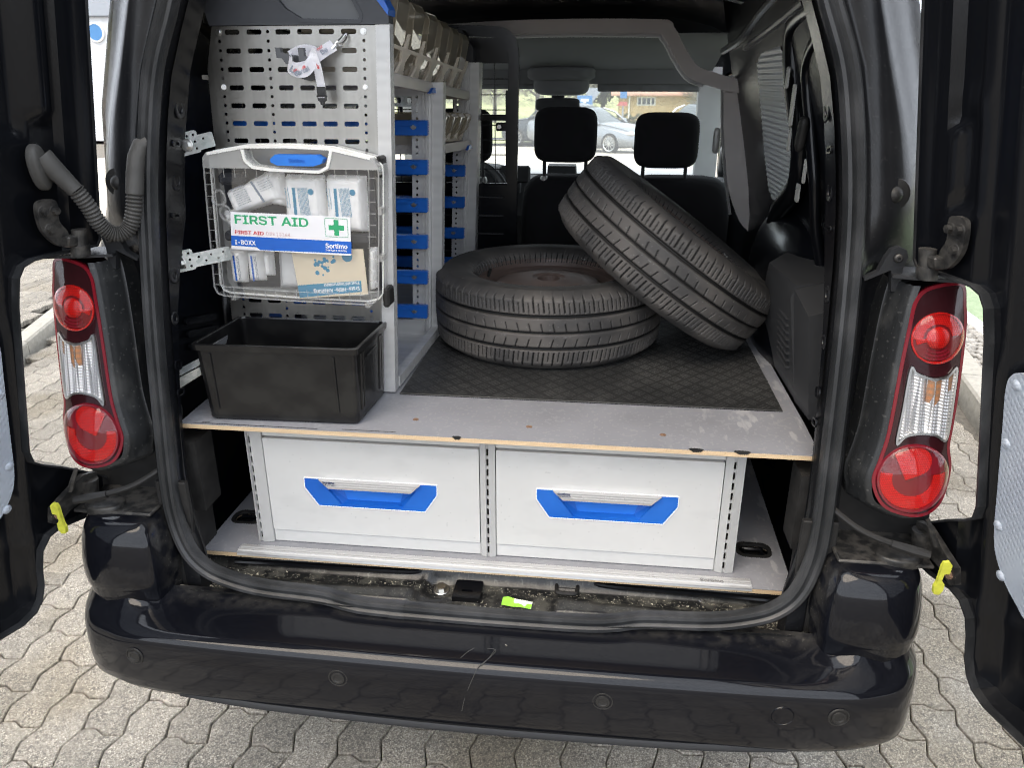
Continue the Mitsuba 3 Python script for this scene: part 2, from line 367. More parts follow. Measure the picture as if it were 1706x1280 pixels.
# gravel bed, white edging and lawn on the right
g0 = trimesh.creation.icosphere(1, 1.0); gm = []
nr = np.random.RandomState(4)
for k in range(3600):
    y = nr.uniform(1.6, 5.6); x = GX(y) + .13 + nr.uniform(0, 1) * (LX(y) - GX(y) - .13); s = nr.uniform(.012, .026)
    m = g0.copy(); m.vertices = m.vertices * (1 + .25 * (meshkit.noise(m.vertices * 1.7 + k) - .5)[:, None]) * [s, s * nr.uniform(.6, 1), s * nr.uniform(.45, .8)]
    a = nr.uniform(0, 6.28); c, s_ = math.cos(a), math.sin(a); m.vertices = m.vertices @ np.array([[c, s_, 0], [-s_, c, 0], [0, 0, 1]]) + [x, y, .05 + nr.uniform(0, .03)]
    gm.append((m.vertices, m.faces))
V = np.vstack([a for a, _ in gm]); F = np.vstack([b + 42 * i for i, (_, b) in enumerate(gm)])
single('gravel', 'grey gravel bed between the kerb and the lawn', 'gravel', trimesh.Trimesh(V, F, process=False), 'pebble', True, kind='stuff')
struct('gravel_base', grid([[(GX(y) + .12, y, .04), (LX(y) + .05, y, .04)] for y in np.arange(.3, 5.7, .3)]), 'joint_sand', 'dark earth under the gravel bed')
single('lawn_edging', 'white edging board along the lawn right of the gravel', 'edging', cat(*[hull([(LX(y + e) + o, y + e, z) for e in (0, .99) for o in (0, .035) for z in (0, .13)]) for y in np.arange(.5, 9.5, 1.)]), 'white_paint', False)
struct('lawn', grid([[(LX(y) + .03 + k, y, .10) for k in (0, 1, 4, 12)] for y in np.arange(.5, 10, .5)]), 'lawn_grass', 'green lawn beyond the white edging right of the van')
struct('verge', grid([[(x, y, float(gz(x, y)) + h) for y, h in ((31.2, .10), (33, .14), (35, .10))] for x in np.linspace(-40, -1.2, 20)]), 'grass', 'strip of grass between the parking area and the road')
struct('road', grid([[(x, y, float(gz(x, y)) - .0) for y in np.linspace(35.2, 41, 4)] for x in np.linspace(-40, 40, 20)]), 'asphalt', 'grey road beyond the parking area')
struct('meadow', grid([[(x, y, float(gz(x, min(y, 70))) + .05 + max(0, y - 42) * .04) for y in (41, 42, 45, 52, 70, 140)] for x in np.linspace(-120, 120, 20)]), 'grass', 'rough grass beyond the road')
# ---------------------------------------------------------------- far things beyond the windscreen
mat('silver_car', pr((.30, .32, .34), .25, .6, clearcoat=1.))
mat('dark_car', pr((.035, .045, .055), .2, .3, clearcoat=1.))
mat('white_car', pr((.72, .73, .74), .25, clearcoat=1.))
mat('car_glass', pr((.06, .075, .08), .06, specular=.8))
mat('tyre_plain', pr((.02, .02, .02), .7))
mat('brick_yellow', pr(proc(lambda p, n, uv: mix((.50, .36, .17), (.66, .50, .26), cell_rand(p.x / .22 + .5 * cell_rand(p.z / .07), p.z / .07)) * smoothstep(.02, .12, dr.abs(p.z / .07 - dr.floor(p.z / .07) - .5) * -1 + .52)), .9))
mat('roof_red', bump(pr(proc(lambda p, n, uv: mix((.42, .24, .17), (.54, .33, .25), noise(p.x * 3, p.y * 3, 0.))), .8), lambda p, n, uv: .02 * dr.abs(dr.sin(p.x * 12)), 1.))
mat('sign_blue', pr((.08, .24, .50), .4)); mat('sign_red', pr((.55, .14, .13), .4)); mat('sign_grey', pr((.35, .38, .42), .5))
mat('bark', pr((.13, .11, .09), .9)); mat('dark_leaf', pr(proc(lambda p, n, uv: mix((.035, .045, .02), (.10, .11, .05), noise(p.x * 4, p.y * 4, p.z * 4))), .8))
mat('twig', pr(proc(lambda p, n, uv: mix((.20, .185, .15), (.36, .34, .27), noise(p.x * 2, p.y * 2, p.z * 2))), .9))
mat('render_white', pr((.70, .71, .72), .7))

def car(name, label, paint, pos, yaw, L=4.6, Wd=1.8, H=1.42, soft=False, tall=0.):
    t = thing(name, label, 'car', 'cars parked in front of the van')
    fr = frame(pos, (math.cos(yaw), math.sin(yaw), 0), None, (0, 0, 1))
    st = [(-L / 2, .62, .45, .80, .0), (-L / 2 + .12, .86, .28, .98, .03), (-L / 2 + .9, .9, .18, 1.0 + tall, .03), (-.5, .9, .18, .95 + tall, .02), (.55, .9, .18, .95 + tall, .02), (L / 2 - 1.2, .9, .18, .93 + tall, .05), (L / 2 - .35, .88, .2, .80 + tall, .05), (L / 2 - .06, .74, .24, .66 + tall, .03), (L / 2, .60, .32, .56, .0)]
    xs = spline([s[:1] + s[1:] for s in st], 4)
    P = []
    for x, w, zb, zt, cr in xs:
        w *= Wd / 1.8; h = zt - zb
        P.append([(x, -w * .8, zb), (x, -w * .97, zb + .12 * h), (x, -w, zb + .45 * h), (x, -w * .97, zb + .8 * h), (x, -w * .88, zt), (x, 0, zt + cr), (x, w * .88, zt), (x, w * .97, zb + .8 * h), (x, w, zb + .45 * h), (x, w * .97, zb + .12 * h), (x, w * .8, zb), (x, -w * .8, zb)])
    body = grid(P); body.merge_vertices()
    part(t, 'body', mv(cat(body, hull(P[0]), hull(P[-1])), fr), paint, 40)
    z0 = .93 + tall
    sec = [(-1.75 if not soft else -1.35, .74, z0, z0 + .03), (-1.1 if not soft else -.85, .70, z0, H - .06), (-.4, .66, z0, H), (.15, .66, z0, H - .02), (.95, .76, z0, z0 + .02)]
    gl = []
    for x, w, a, b in spline(sec, 3): gl.append([(x, -w * 1.1, a), (x, -w * .86, b - .05), (x, -w * .7, b), (x, w * .7, b), (x, w * .86, b - .05), (x, w * 1.1, a), (x, -w * 1.1, a)])
    part(t, 'window_glass', mv(grid(gl), fr), 'car_glass', 40)
    rf = [[(x, -w * .80, b + .004), (x, -w * .4, b + .02), (x, w * .4, b + .02), (x, w * .80, b + .004)] for x, w, a, b in spline(sec, 3)[(2 if soft else 2):-4]]
    part(t, 'roof', mv(grid(rf), fr), 'tyre_plain' if soft else paint, 40)
    for s in (-1, 1):
        part(t, 'windscreen_pillar', mv(tube([(.98, s * .82, z0), (.55, s * .68, H - .14), (.1, s * .59, H - .02)], .035, 6), fr), paint)
        part(t, 'headlight', mv(superell((L / 2 - .22, s * .62, .66 + tall * .6), (.22, .2, .085), (.8, .8), 10), fr), 'chrome', 40)
        part(t, 'door_mirror', mv(superell((.72, s * 1.0, 1.0 + tall), (.09, .11, .075), (.7, .7), 8), fr), paint, 40)
        for x in (-L / 2 + .85, L / 2 - .82):
            w = part(t, 'wheel', mv(lathe([(.0, -.1), (.31, -.1), (.335, -.05), (.335, .08), (.30, .1), (.25, .1)], 24, frame((x, s * .82, .335), (1, 0, 0), None, (0, s, 0))), fr), 'tyre_plain', 40)
            sp = [lathe([(.25, .1), (.22, .085), (.22, .08)], 24), trimesh.creation.cylinder(.05, .03).apply_translation((0, 0, .09))]
            for k in range(10): sp.append(mv(box(-.011, .011, .03, .23, .078, .098), trimesh.transformations.rotation_matrix(k * math.pi / 5, (0, 0, 1))))
            part(w, 'rim', mv(mv(cat(sp), frame((x, s * .82, .335), (1, 0, 0), None, (0, s, 0))), fr), 'steel', 30)
    part(t, 'grille', mv(cat(box(L / 2 - .06, L / 2 + .012, -.36, .36, .42, .62, .02), box(L / 2 - .10, L / 2 - .015, -.62, .62, .24, .36, .02)), fr), 'tyre_plain')
    part(t, 'number_plate', mv(box(L / 2 + .01, L / 2 + .025, -.26, .26, .33, .43), fr), 'white_paint', False)
    return t
car('parked_car', 'silver grey convertible with a black soft top seen between the two headrests', 'silver_car', (-.42, 27.6, float(gz(0, 27.3)) + .02), -.62, soft=True)
car('parked_car', 'dark car parked at the grass, half hidden by the left headrest', 'dark_car', (-1.7, 31.0, float(gz(0, 30.6)) + .02), 2.75, H=1.6, tall=.1)
car('parked_car', 'white car showing only its roof above the right headrest', 'white_car', (3.75, 32.0, float(gz(0, 31)) + .02), -2.2, H=1.55, tall=.1)

zh = -1.9
h = thing('brick_house', 'yellow brick house with a red tiled roof beyond the parked cars', 'house')
wl = prism(sbox(.9, zh, 13,   .62).difference(union_all([sbox(2.05, -.06, 3.33, .50), sbox(6.2, -.06, 7.6, .50)])), 'y', 55, 55.3)
part(h, 'wall', cat(wl, box(.9, 13, 55.31, 62, zh, .62)), 'brick_yellow', False)
part(h, 'roof', hull([(.3, 54.4, .56), (13.6, 54.4, .56), (.3, 54.4, .66), (13.6, 54.4, .66), (.3, 58.6, 3.0), (13.6, 58.6, 3.0), (.3, 62.8, .6), (13.6, 62.8, .6)]), 'roof_red', False)
for x0, x1 in ((2.05, 3.33), (6.2, 7.6)):
    w = part(h, 'window', cat(*[box(a, b, 55.05, 55.15, -.06, .50) for a, b in ((x0, x0 + .1), (x0 + .28, x0 + .38), (x0 + .62, x0 + .68), (x1 - .38, x1 - .28), (x1 - .1, x1))], box(x0, x1, 55.04, 55.14, .42, .50), box(x0, x1, 55.04, 55.14, -.06, .01)), 'white_paint', False)
    part(w, 'pane', box(x0, x1, 55.16, 55.18, -.06, .50), 'car_glass', False)
single('downpipe', 'pale downpipe on the yellow house wall left of its window', 'pipe', tube([(1.55, 54.9, zh), (1.55, 54.9, .55)], .06), 'white_paint')

def leafball(c, r, n, s, seed, twig=False):
    q = np.random.RandomState(seed); d = q.normal(size=(n, 3)); d /= np.linalg.norm(d, axis=1, keepdims=True)
    p = d * (q.uniform(.25, 1, (n, 1)) ** .5) * np.asarray(r); keep = meshkit.noise(p * (1.6 / np.mean(r)) * 2 + seed) > .38; p = p[keep] + c; n = len(p)
    a, b = q.normal(size=(n, 3)), q.normal(size=(n, 3)); a /= np.linalg.norm(a, axis=1, keepdims=True); b = np.cross(a, b); b /= np.linalg.norm(b, axis=1, keepdims=True)
    k = (.08 if twig else .5); v = np.stack([p - a * s, p + b * s * k, p + a * s, p - b * s * k], 1).reshape(-1, 3); i = np.arange(n)[:, None] * 4
    return trimesh.Trimesh(v, np.vstack([i + [0, 1, 2], i + [0, 2, 3]]), process=False)
def tree(label, x, y, h, r, leaf, seed, twig=False, n=2600):
    z = float(gz(x, min(y, 70))) + max(0, y - 42) * .04 * (y > 42)
    t = thing('tree', label, 'tree', 'trees beyond the road'); q = np.random.RandomState(seed)
    br = [tube([(x, y, z - .2), (x + .1, y, z + h * .35), (x, y, z + h * .8)], [.18 * h / 6, .12 * h / 6, .03], 7)]
    for k in range(9):
        a = q.uniform(0, 6.28); z1 = z + h * q.uniform(.25, .6); e = np.array([x + math.cos(a) * r * .8, y + math.sin(a) * r * .8, z1 + h * q.uniform(.15, .35)])
        br.append(tube([(x, y, z1), ((x + e[0]) / 2, (y + e[1]) / 2, (z1 + e[2]) / 2 - .1), e], [.06 * h / 6, .04 * h / 6, .015], 5))
    part(t, 'trunk', cat(br), 'bark'); part(t, 'crown', leafball((x, y, z + h * .62), (r, r, h * .42), n, .34 if twig else .2, seed, twig), leaf, False)
q = np.random.RandomState(3)
for k, (x, y, hh, r, leaf, tw, lab) in enumerate([(-14.5, 58, 7, 3, 'dark_leaf', False, 'dark green conifer-like tree left of the road, seen through the mesh grille'), (-11.2, 62, 6.5, 3, 'twig', True, 'bare tree beyond the road, seen between the mesh grille and its upright'), (-8, 57, 6, 2.6, 'twig', True, 'bare tree beyond the road behind the rear-view mirror'), (-5.2, 60, 7, 3, 'twig', True, 'bare greyish tree just left of the blue square sign'), (-2.2, 56, 6, 2.4, 'twig', True, 'bare tree right behind the triangular sign'), (-.3, 58, 6.5, 2.4, 'dark_leaf', False, 'dark bushy tree at the left end of the yellow house'), (6.0, 50, 5.5, 1.6, 'twig', True, 'bare tree in front of the yellow house above the white car')]):
    tree(lab, x, y, hh, r, leaf, 11 + k, tw)
single('hedge', 'low dark hedge behind the parked cars in front of the yellow house', 'hedge', cat(*[leafball((x, 44 + .3 * math.sin(x), float(gz(0, 44)) + .55), (.75, .5, .75), 420, .12, 50 + k) for k, x in enumerate(np.arange(-2.5, 12, .85))]), 'dark_leaf', False)
single('tree_belt', 'brownish belt of bare woodland far beyond the road', 'wood', cat(*[leafball((x, 84 + 4 * math.sin(x * .7), 1.5 + 1.2 * math.sin(x * 1.9)), (4, 2.5, 4.5), 900, .45, 90 + k, True) for k, x in enumerate(np.arange(-46, 30, 4.))]), 'twig', False, kind='stuff')
def post(x, y, z1): z = float(gz(x, y)); return tube([(x, y, z), (x, y, z1)], .04, 8)
sg = thing('road_sign', 'blue square sign with a white symbol beside the left headrest', 'sign')
part(sg, 'pole', post(-.93, 37.1, .9), 'sign_grey'); part(sg, 'plate', box(-1.28, -.58, 37.0, 37.05, .22, .88, .01), 'sign_blue', False)
part(sg, 'symbol', cat(box(-1.0, -.86, 36.98, 37.0, .30, .62), box(-1.12, -.74, 36.98, 37.0, .62, .74)), 'white_paint', False)
sg = thing('road_sign', 'grey-blue back of a triangular sign on a pole', 'sign')
part(sg, 'pole', post(-.62, 39, .8), 'sign_grey'); part(sg, 'plate', prism([(-1.15, 1.2), (-.09, 1.2), (-.62, .52)], 'y', 38.9, 38.94), 'sign_grey', False)
sg = thing('road_sign', 'red and white sign on a post right of the triangular sign', 'sign')
part(sg, 'pole', post(.86, 38, .55), 'sign_grey'); part(sg, 'plate', cat(box(.70, 1.02, 37.9, 37.94, .75, 1.3), box(.80, .92, 37.88, 37.9, 1.05, 1.25)), 'sign_blue', False)
part(sg, 'arrow_board', prism([(.55, .42), (1.05, .42), (1.05, .60), (.70, .60)], 'y', 37.8, 37.84), 'sign_red', False)
b = thing('showroom_building', 'white building with a grey fascia behind the open left door', 'building')
bw = prism(sbox(-34, -.8, -19.0, 3.85).difference(union_all([sbox(-32 + 3.2 * k, .2, -29.6 + 3.2 * k, 2.4) for k in range(3)])), 'y', 30, 30.4)
part(b, 'wall', cat(bw, box(-34, -19.0, 30.41, 44, -.8, 3.85)), 'render_white', False)
part(b, 'fascia', box(-34.2, -18.9, 29.8, 44.2, 3.86, 4.5, .03), 'sign_grey', False)
for k in range(3): part(b, 'window', box(-32 + 3.2 * k, -29.6 + 3.2 * k, 30.2, 30.25, .2, 2.4), 'car_glass', False)
e = part(b, 'emblem', lathe([(0, .06), (.30, .06), (.30, 0)], 28, frame((-20.0, 29.98, 3.3), (1, 0, 0), None, (0, -1, 0))), 'sign_blue', 30)
part(e, 'ring', lathe([(.36, 0), (.36, .07), (.30, .07), (.30, 0)], 28, frame((-20.0, 29.98, 3.3), (1, 0, 0), None, (0, -1, 0))), 'white_paint', 30)
# ---------------------------------------------------------------- the van
van = thing('panel_van', 'black panel van with both rear doors open and a fitted load bay', 'van')
SEAL = np.array([(1.86, .40, .25), (1.78, .50, .25), (1.66, .549, .24), (1.57, .585, .232), (1.467, .607, .222), (1.36, .622, .21), (1.25, .629, .195), (1.1, .630, .166), (.95, .631, .146), (.8, .631, .127), (.72, .624, .118), (.655, .603, .110)])
zs_ = SEAL[::-1, 0]
def sxz(z): return np.interp(z, zs_, SEAL[::-1, 1]), np.interp(z, zs_, SEAL[::-1, 2])
half = [(x, y, z) for z, x, y in SEAL] + [(.565, .103, .617), (.51, .097, .598), (.44, .092, .588), (.32, .090, .582), (.265, .080, .578), (.20, .074, .576), (.0, .072, .575)]
loop = np.array(half + [(-x, y, z) for x, y, z in half[::-1][1:]])
path = spline(loop, 6)
prof = np.array([(-.006, -.018), (.006, -.017), (.012, -.012), (.0125, -.006), (.008, -.0015), (.009, .003), (.0135, .008), (.013, .014), (.006, .018), (-.006, .018)])
part(van, 'door_seal', tube(path, prof, up=(0, -1, .15)), 'seal_rubber', 35, 'thick grey black rubber seal around the rear opening')
part(van, 'seal_joint', tube(path[(len(path) // 2) + 4:(len(path) // 2) + 6], prof * 1.05, up=(0, -1, .15)), 'seal_rubber', 35)

crease_z = [.5, .7, .9, 1.1, 1.22, 1.3, 1.38, 1.485, 1.58, 1.68, 1.8]; crease_x = [.70, .70, .70, .70, .71, .73, .72, .69, .655, .62, .57]
def jamb(z):
    x, y = sxz(z); c = np.interp(z, crease_z, crease_x); up = sm(z, 1.18, 1.34)
    bw = np.interp(z, [.5, 1.2, 1.5, 1.8], [.80, .83, .79, .70])
    d = np.interp(z, [.6, .95, 1.15, 1.3, 1.7], [.03, .035, .055, .10, .09]); p = [(x + .03, y + d + .03), (x - .020, y + d), (x - .016, y + .02), (x - .012, y + .004), (x + .02, y + .006), (x + .026, y + .012)]
    lo = [(x + .034, y + .03), (.675, y + .06), (.70, .245), (.74, .262), (bw - .02, .285), (bw, .33), (bw + .012, .45), (bw + .014, .60)]
    hi = [(x + .033, y + .010), (x + (c - x) * .55, y + .006), (c - .012, .238), (c + .004, .25), (c + .028, .285), (max(c + .05, bw - .03), .33), (bw, .45), (bw + .012, .60)]
    return [(*(np.array(a) * (1 - up) + np.array(b) * up), z) for a, b in zip(p + lo, p + hi)]
stz = np.concatenate([np.linspace(.52, 1.16, 12), np.linspace(1.18, 1.36, 10), np.linspace(1.4, 1.84, 14)])
J = grid([jamb(z) for z in stz])
part(van, 'rear_pillar', J, 'jamb_paint', 35, 'dusty black right rear pillar'); part(van, 'rear_pillar', mirror(J), 'jamb_paint', 35, 'dusty black left rear pillar')
for s in (1, -1):
    k = (lambda m: m) if s == 1 else mirror
    # inner pillar fittings: holes, dimples, seam
    ip = part(van, 'inner_pillar', k(grid([[(sxz(z)[0] - .0235, sxz(z)[1] + .022, z), (sxz(z)[0] - .0235, sxz(z)[1] + .9 * np.interp(z, [.6, .95, 1.15, 1.3, 1.7], [.03, .035, .055, .10, .09]), z)] for z in np.linspace(.62, 1.70, 16)])), 'inner_paint', 30)
    for z, r, o in ((1.50, .018, .06), (1.37, .017, .06), (1.20, .016, .04), (1.12, .013, .035)):
        x, y = sxz(z); part(ip, 'dimple', k(cat(lathe([(r, 0), (r * .85, .0018), (r * .5, .0012), (r * .42, -.002), (0, -.002)], 20, frame((x - .024, y + o, z), (0, 1, 0), None, (-1, 0, 0))))), 'jamb_paint', 30)
    for z, h in ((1.44, .012), (1.31, .009), (1.03, .02), (.975, .016)):
        x, y = sxz(z); part(ip, 'slot', k(mv(prism(rrect(-.013, .013, -h / 2, h / 2, h * .4).difference(rrect(-.010, .010, -h / 2 + .003, h / 2 - .003, h * .2)), 'z', 0, .003), frame((x - .0245, y + (.05 if z > 1.2 else .032), z), (0, 1, -.15), None, (-1, 0, 0)))), 'inner_paint', 30)
    st = part(van, 'bump_stop', k(cat(dome((.688, .238, 1.372), (.1, -1, 0), .017, .02), lathe([(.03, -.006), (.027, .004), (.018, .006), (.0, .006)], 20, frame((.688, .236, 1.372), (1, 0, 0), None, (.1, -1, 0))))), 'black_plastic', 30)

# bumper
plan = np.array([(-.845, .60), (-.846, .30), (-.840, .16), (-.822, .065), (-.785, .005), (-.73, -.022), (-.66, -.036), (-.5, -.044), (-.25, -.048), (0, -.050), (.25, -.048), (.5, -.044), (.66, -.036), (.73, -.022), (.785, .005), (.822, .065), (.840, .16), (.846, .30), (.845, .60)])
pl = spline(plan, 6); tn = np.gradient(pl, axis=0); tn /= np.linalg.norm(tn, axis=1, keepdims=True); nin = np.stack([-tn[:, 1], tn[:, 0]], 1)
b0 = np.array([(.12, .39), (.035, .398), (.012, .408), (.003, .425), (0, .455), (-.001, .50), (.000, .530), (.004, .545), (.011, .5535), (.022, .5570), (.05, .5585), (.085, .5605), (.12, .564), (.15, .568)])
b1 = np.array([(.12, .39), (.045, .398), (.018, .408), (.004, .428), (0, .455), (-.001, .50), (.002, .530), (.008, .546), (.018, .556), (.032, .565), (.046, .577), (.055, .590), (.060, .602), (.085, .606)])
B = []
for (x, y), n in zip(pl, nin):
    c = float(sm(abs(x), .58, .74)); q = b0 * (1 - c) + b1 * c; q[:, 0] *= 1 - .70 * float(sm(abs(x), .76, .835))
    B.append([(x + n[0] * i, y + n[1] * i, z) for i, z in q])
bump_k = part(van, 'bumper', grid(B), 'bumper_paint', 60, 'glossy black rear bumper, dusty along its top')
def block(m=None):
    base = spline([(.632, .26), (.632, .12), (.636, .058), (.655, .034), (.72, .0255), (.775, .038), (.808, .075), (.824, .15), (.828, .30)], 5)
    c = np.array([.74, .17]); R = []
    for z, i in ((.566, .004), (.604, .001), (.607, -.002), (.625, -.004), (.66, -.002), (.695, .004), (.718, .011), (.733, .020), (.741, .031), (.745, .045), (.746, .07), (.746, .11)):
        d = base - c; l = np.linalg.norm(d, axis=1, keepdims=True); q = base - d / l * np.minimum(i, l * .9); R.append([(x, y, z) for x, y in q])
    return grid(R)
for s in (1, -1):
    k = (lambda m: m) if s == 1 else mirror
    cb = part(bump_k, 'corner_block', k(block()), 'bumper_paint', 50)
    part(van, 'bumper_gap_panel', k(cat(box(.625, .645, .12, .26, .56, .75), box(.60, .84, .19, .26, .70, .86), box(.598, .662, .128, .142, .555, .80, .002))), 'black_plastic', 30)
    part(van, 'corner_ledge', k(cat(box(.655, .82, .085, .24, .742, .750, .003), superell((.765, .11, .748), (.04, .03, .012), (.4, .9), 10))), 'hinge_metal', 40)
for x, y in ((-.66, -.0375), (-.247, -.048), (.247, -.048), (.66, -.0375)):
    nx = .12 if x > .5 else -.12 if x < -.5 else 0
    fr = frame((x, y + .001, .505), (1, nx, 0), None, (nx, -1, 0))
    part(bump_k, 'parking_sensor', lathe([(.0195, .000), (.0185, .0022), (.0165, .0022), (.0150, .0004), (.0135, .0004), (.0125, .0035), (.0085, .0040), (.0070, .0026), (0, .0024)], 30, fr), 'black_plastic', 30)
part(bump_k, 'towing_eye_cover', lathe([(.0205, 0), (.0198, .0012), (.0190, .0003), (.0185, .0012), (0, .0014)], 30, frame((.563, -.0425, .503), (1, .03, 0), None, (.03, -1, 0))), 'bumper_paint', 20)
part(van, 'panel_screw', bolt((.640, .127, .668), (0, -1, 0), .005, .004), 'rust_metal', 25); part(van, 'panel_screw', bolt((-.640, .127, .668), (0, -1, 0), .005, .004), 'rust_metal', 25)
mat('scratch', pr((.055, .055, .052), .6))
for pts in ([(.005, .0, .5603), (-.006, -.012, .5595), (-.016, -.028, .5585)], [(.030, .002, .5603), (.046, -.001, .5602), (.038, -.020, .5592), (.020, -.042, .5545), (.012, -.0500, .540), (-.005, -.0506, .49), (-.012, -.0506, .455)], [(.044, .0, .5602), (.036, -.022, .5590), (.024, -.040, .5555)]):
    part(bump_k, 'scratch', tube(spline(pts, 6), np.array([(-.0003, -.0006), (.0002, 0), (-.0003, .0006)]), up=(0, -.5, 1)), 'scratch', 40)
part(bump_k, 'lower_lip', tube(spline([(-.585, -.024, .412), (-.4, -.036, .408), (0, -.042, .405), (.4, -.036, .408), (.585, -.024, .412)], 6), np.array([(-.008, -.006), (.004, -.008), (.008, -.002), (.008, .004), (.002, .008), (-.008, .008)]), up=(0, -1, 0)), 'trim_plastic', 40)
# sill between seal and load floor
def f_sill(p, n, uv):
    d = smoothstep(.40, .66, fbm(p.x * 35, p.y * 35, 3., 4)) * smoothstep(.575, .55, p.z); s = smoothstep(.78, .86, noise(p.x * 300, p.y * 300, 1.))
    return mix((.012, .0125, .013), (.10, .098, .085), d * .55 + s * (.25 + .5 * d))
mat('sill_paint', pr(proc(f_sill), .3))
def sill_h(x, y):
    h = .549 + .028 * sm(-y, -.105, -.085) + .036 * sm(y, .205, .232)
    pad = sm(np.abs(x), .13, .155) * sm(-np.abs(x), -.56, -.52) * sm(-(y - .012 * np.cos(x * 9)), -.176, -.166)
    h = h + .016 * pad * sm(y, .11, .118)
    r = np.hypot(x + .097, y - .188); h = h - .006 * sm(-r, -.038, -.030) + .006 * np.exp(-((r - .042) / .006) ** 2)
    return h + .0012 * (meshkit.noise(np.stack([x * 60, y * 60, x * 0], -1)) - .5)
sl = part(van, 'sill', relief(Polygon([(-.605, .09), (-.55, .085), (-.26, .068), (.26, .068), (.55, .085), (.605, .09), (.63, .26), (-.63, .26)]), sill_h, .009), 'sill_paint', 50, 'black sill littered with dust and crumbs')
part(sl, 'bolt', bolt((-.097, .188, .545), (0, -.1, 1), .011, .009), 'steel', 25)
br = prism(rrect(-.066, -.008, .148, .205, .006).difference(rrect(-.05, -.026, .165, .173, .004)), 'z', .556, .561)
part(sl, 'striker_plate', cat(br, box(-.066, -.008, .146, .149, .545, .5605)), 'inner_paint', 25)
part(sl, 'latch_hook', cat(tube(spline([(.145, .235, .552), (.147, .19, .564), (.150, .178, .566), (.168, .176, .566), (.186, .178, .566), (.189, .19, .564), (.191, .235, .552)], 4), .0042, 8), box(.14, .196, .21, .235, .548, .556, .002)), 'black_plastic', 40)
part(sl, 'washer', lathe([(.0, .002), (.004, .002), (.005, .0), (.009, .0), (.010, .0015), (.011, 0)], 20, frame((.448, .212, .5515), (1, 0, 0), None, (0, -.2, 1))), 'steel', 30)
part(sl, 'rib', cat(tube(spline([(-.56, .205, .566), (-.45, .207, .567), (-.2, .212, .566), (-.12, .232, .560)], 5), .006, 8), tube(spline([(.20, .232, .560), (.27, .212, .566), (.45, .207, .567), (.58, .204, .566)], 5), .006, 8)), 'inner_paint', 40)
mat('lime_paint', pr(proc(lambda p, n, uv: mix((.30, .75, .05), (.80, .85, .72), smoothstep(.52, .62, fbm(p.x * 70, p.y * 70, 4., 2)))), .5))
single('lime_sticker', 'torn lime green sticker on the sill above the seal joint', 'sticker', mv(relief(Polygon([(-.031, -.009), (.030, -.012), (.031, .006), (.004, .008), (-.02, .014), (-.030, .010)]), lambda a, b: .001 + .0008 * np.sin(a * 160), .006), frame((.070, .1385, .5625), (1, -.03, 0), None, (0, -.25, 1))), 'lime_paint', True)
q = np.random.RandomState(8); cr = []
for k in range(3400):
    z_ = k % 3
    if z_ == 0: x, y = q.uniform(-.57, .57), q.normal(.19, .012); z = float(sill_h(np.array([x]), np.array([y]))[0]) if y < .205 else .58
    elif z_ == 1: x = q.choice([-.45, -.3, -.1, .1, .3, .5]) + q.normal(0, .10); x = float(np.clip(x, -.57, .57)); y = .072 + .05 * max(0, abs(x) - .2) - abs(q.normal(0, .016)); z = .5590 + .035 * max(0, y - .03)
    else: x, y = q.choice([-1, 1]) * q.normal(.565, .03), q.normal(.155, .02); z = float(sill_h(np.array([np.clip(x, -.6, .6)]), np.array([y]))[0]) + .001
    if k % 17 == 0: x, y = q.normal(.03, .03), q.normal(.125, .008); z = .553
    s = q.uniform(.0004, .0012) * (1.8 if q.rand() < .05 else 1)
    v = q.normal(size=(5, 3)) * s * [1, 1, .6] + [x, y, z + s * .4]; cr.append(trimesh.Trimesh(v, [[0, 1, 2], [0, 2, 3], [0, 3, 1], [1, 2, 4], [2, 3, 4]], process=False))
mat('crumb', pr(proc(lambda p, n, uv: mix((.16, .14, .10), (.62, .58, .48), cell_rand(p.x * 300, p.y * 300))), .9))
single('crumbs', 'pale crumbs and grit lying along the sill and the bumper top', 'grit', cat(cr), 'crumb', False, kind='stuff')

# tail lamps
LY = lambda z: .15 + .16 * (z - 1.17)
LO = spline([(.745, 1.236), (.795, 1.243), (.808, 1.205), (.815, 1.16), (.818, 1.07), (.817, 1.0), (.816, .965), (.826, .925), (.818, .872), (.795, .848), (.76, .842), (.715, .858), (.693, .90), (.700, .942), (.708, .99), (.714, 1.10), (.719, 1.17), (.724, 1.213)], 5, True)
LOP = Polygon(LO).buffer(0)
def lcurve(x, z): return LY(z) + 6.0 * np.maximum(0, x - .775) ** 2 + .5 * np.maximum(0, .72 - x) ** 2
def lens(poly, off, size=.010): # sheet on the lamp's curved face, proud by off
    m = relief(poly, lambda a, b: a * 0, size); V = m.vertices.copy(); x, z = V[:, 0].copy(), V[:, 1].copy(); o = off(x, z) if callable(off) else off
    m.vertices = np.stack([x, lcurve(x, z) - o, z], 1); return m
def raised(poly, o0, o1):
    m = relief(poly, lambda a, b: a * 0, .012); P = m.vertices
    def at(o): return np.stack([P[:, 0], lcurve(P[:, 0], P[:, 1]) - o, P[:, 1]], 1)
    e = m.edges[trimesh.grouping.group_rows(m.edges_sorted, require_count=1)]; n = len(P)
    side = np.vstack([np.stack([e[:, 0], e[:, 1], e[:, 1] + n], 1), np.stack([e[:, 0], e[:, 1] + n, e[:, 0] + n], 1)])
    return trimesh.Trimesh(np.vstack([at(o1), at(o0)]), np.vstack([m.faces, side]), process=False)
def arc(c, r0, r1, a0, a1, n=40):
    a = np.radians(np.linspace(a0, a1, n)); return Polygon([(c[0] + r1 * math.cos(t), c[1] + r1 * math.sin(t)) for t in a] + [(c[0] + r0 * math.cos(t), c[1] + r0 * math.sin(t)) for t in a[::-1]])
cU, cL = (.768, 1.153), (.759, .912)
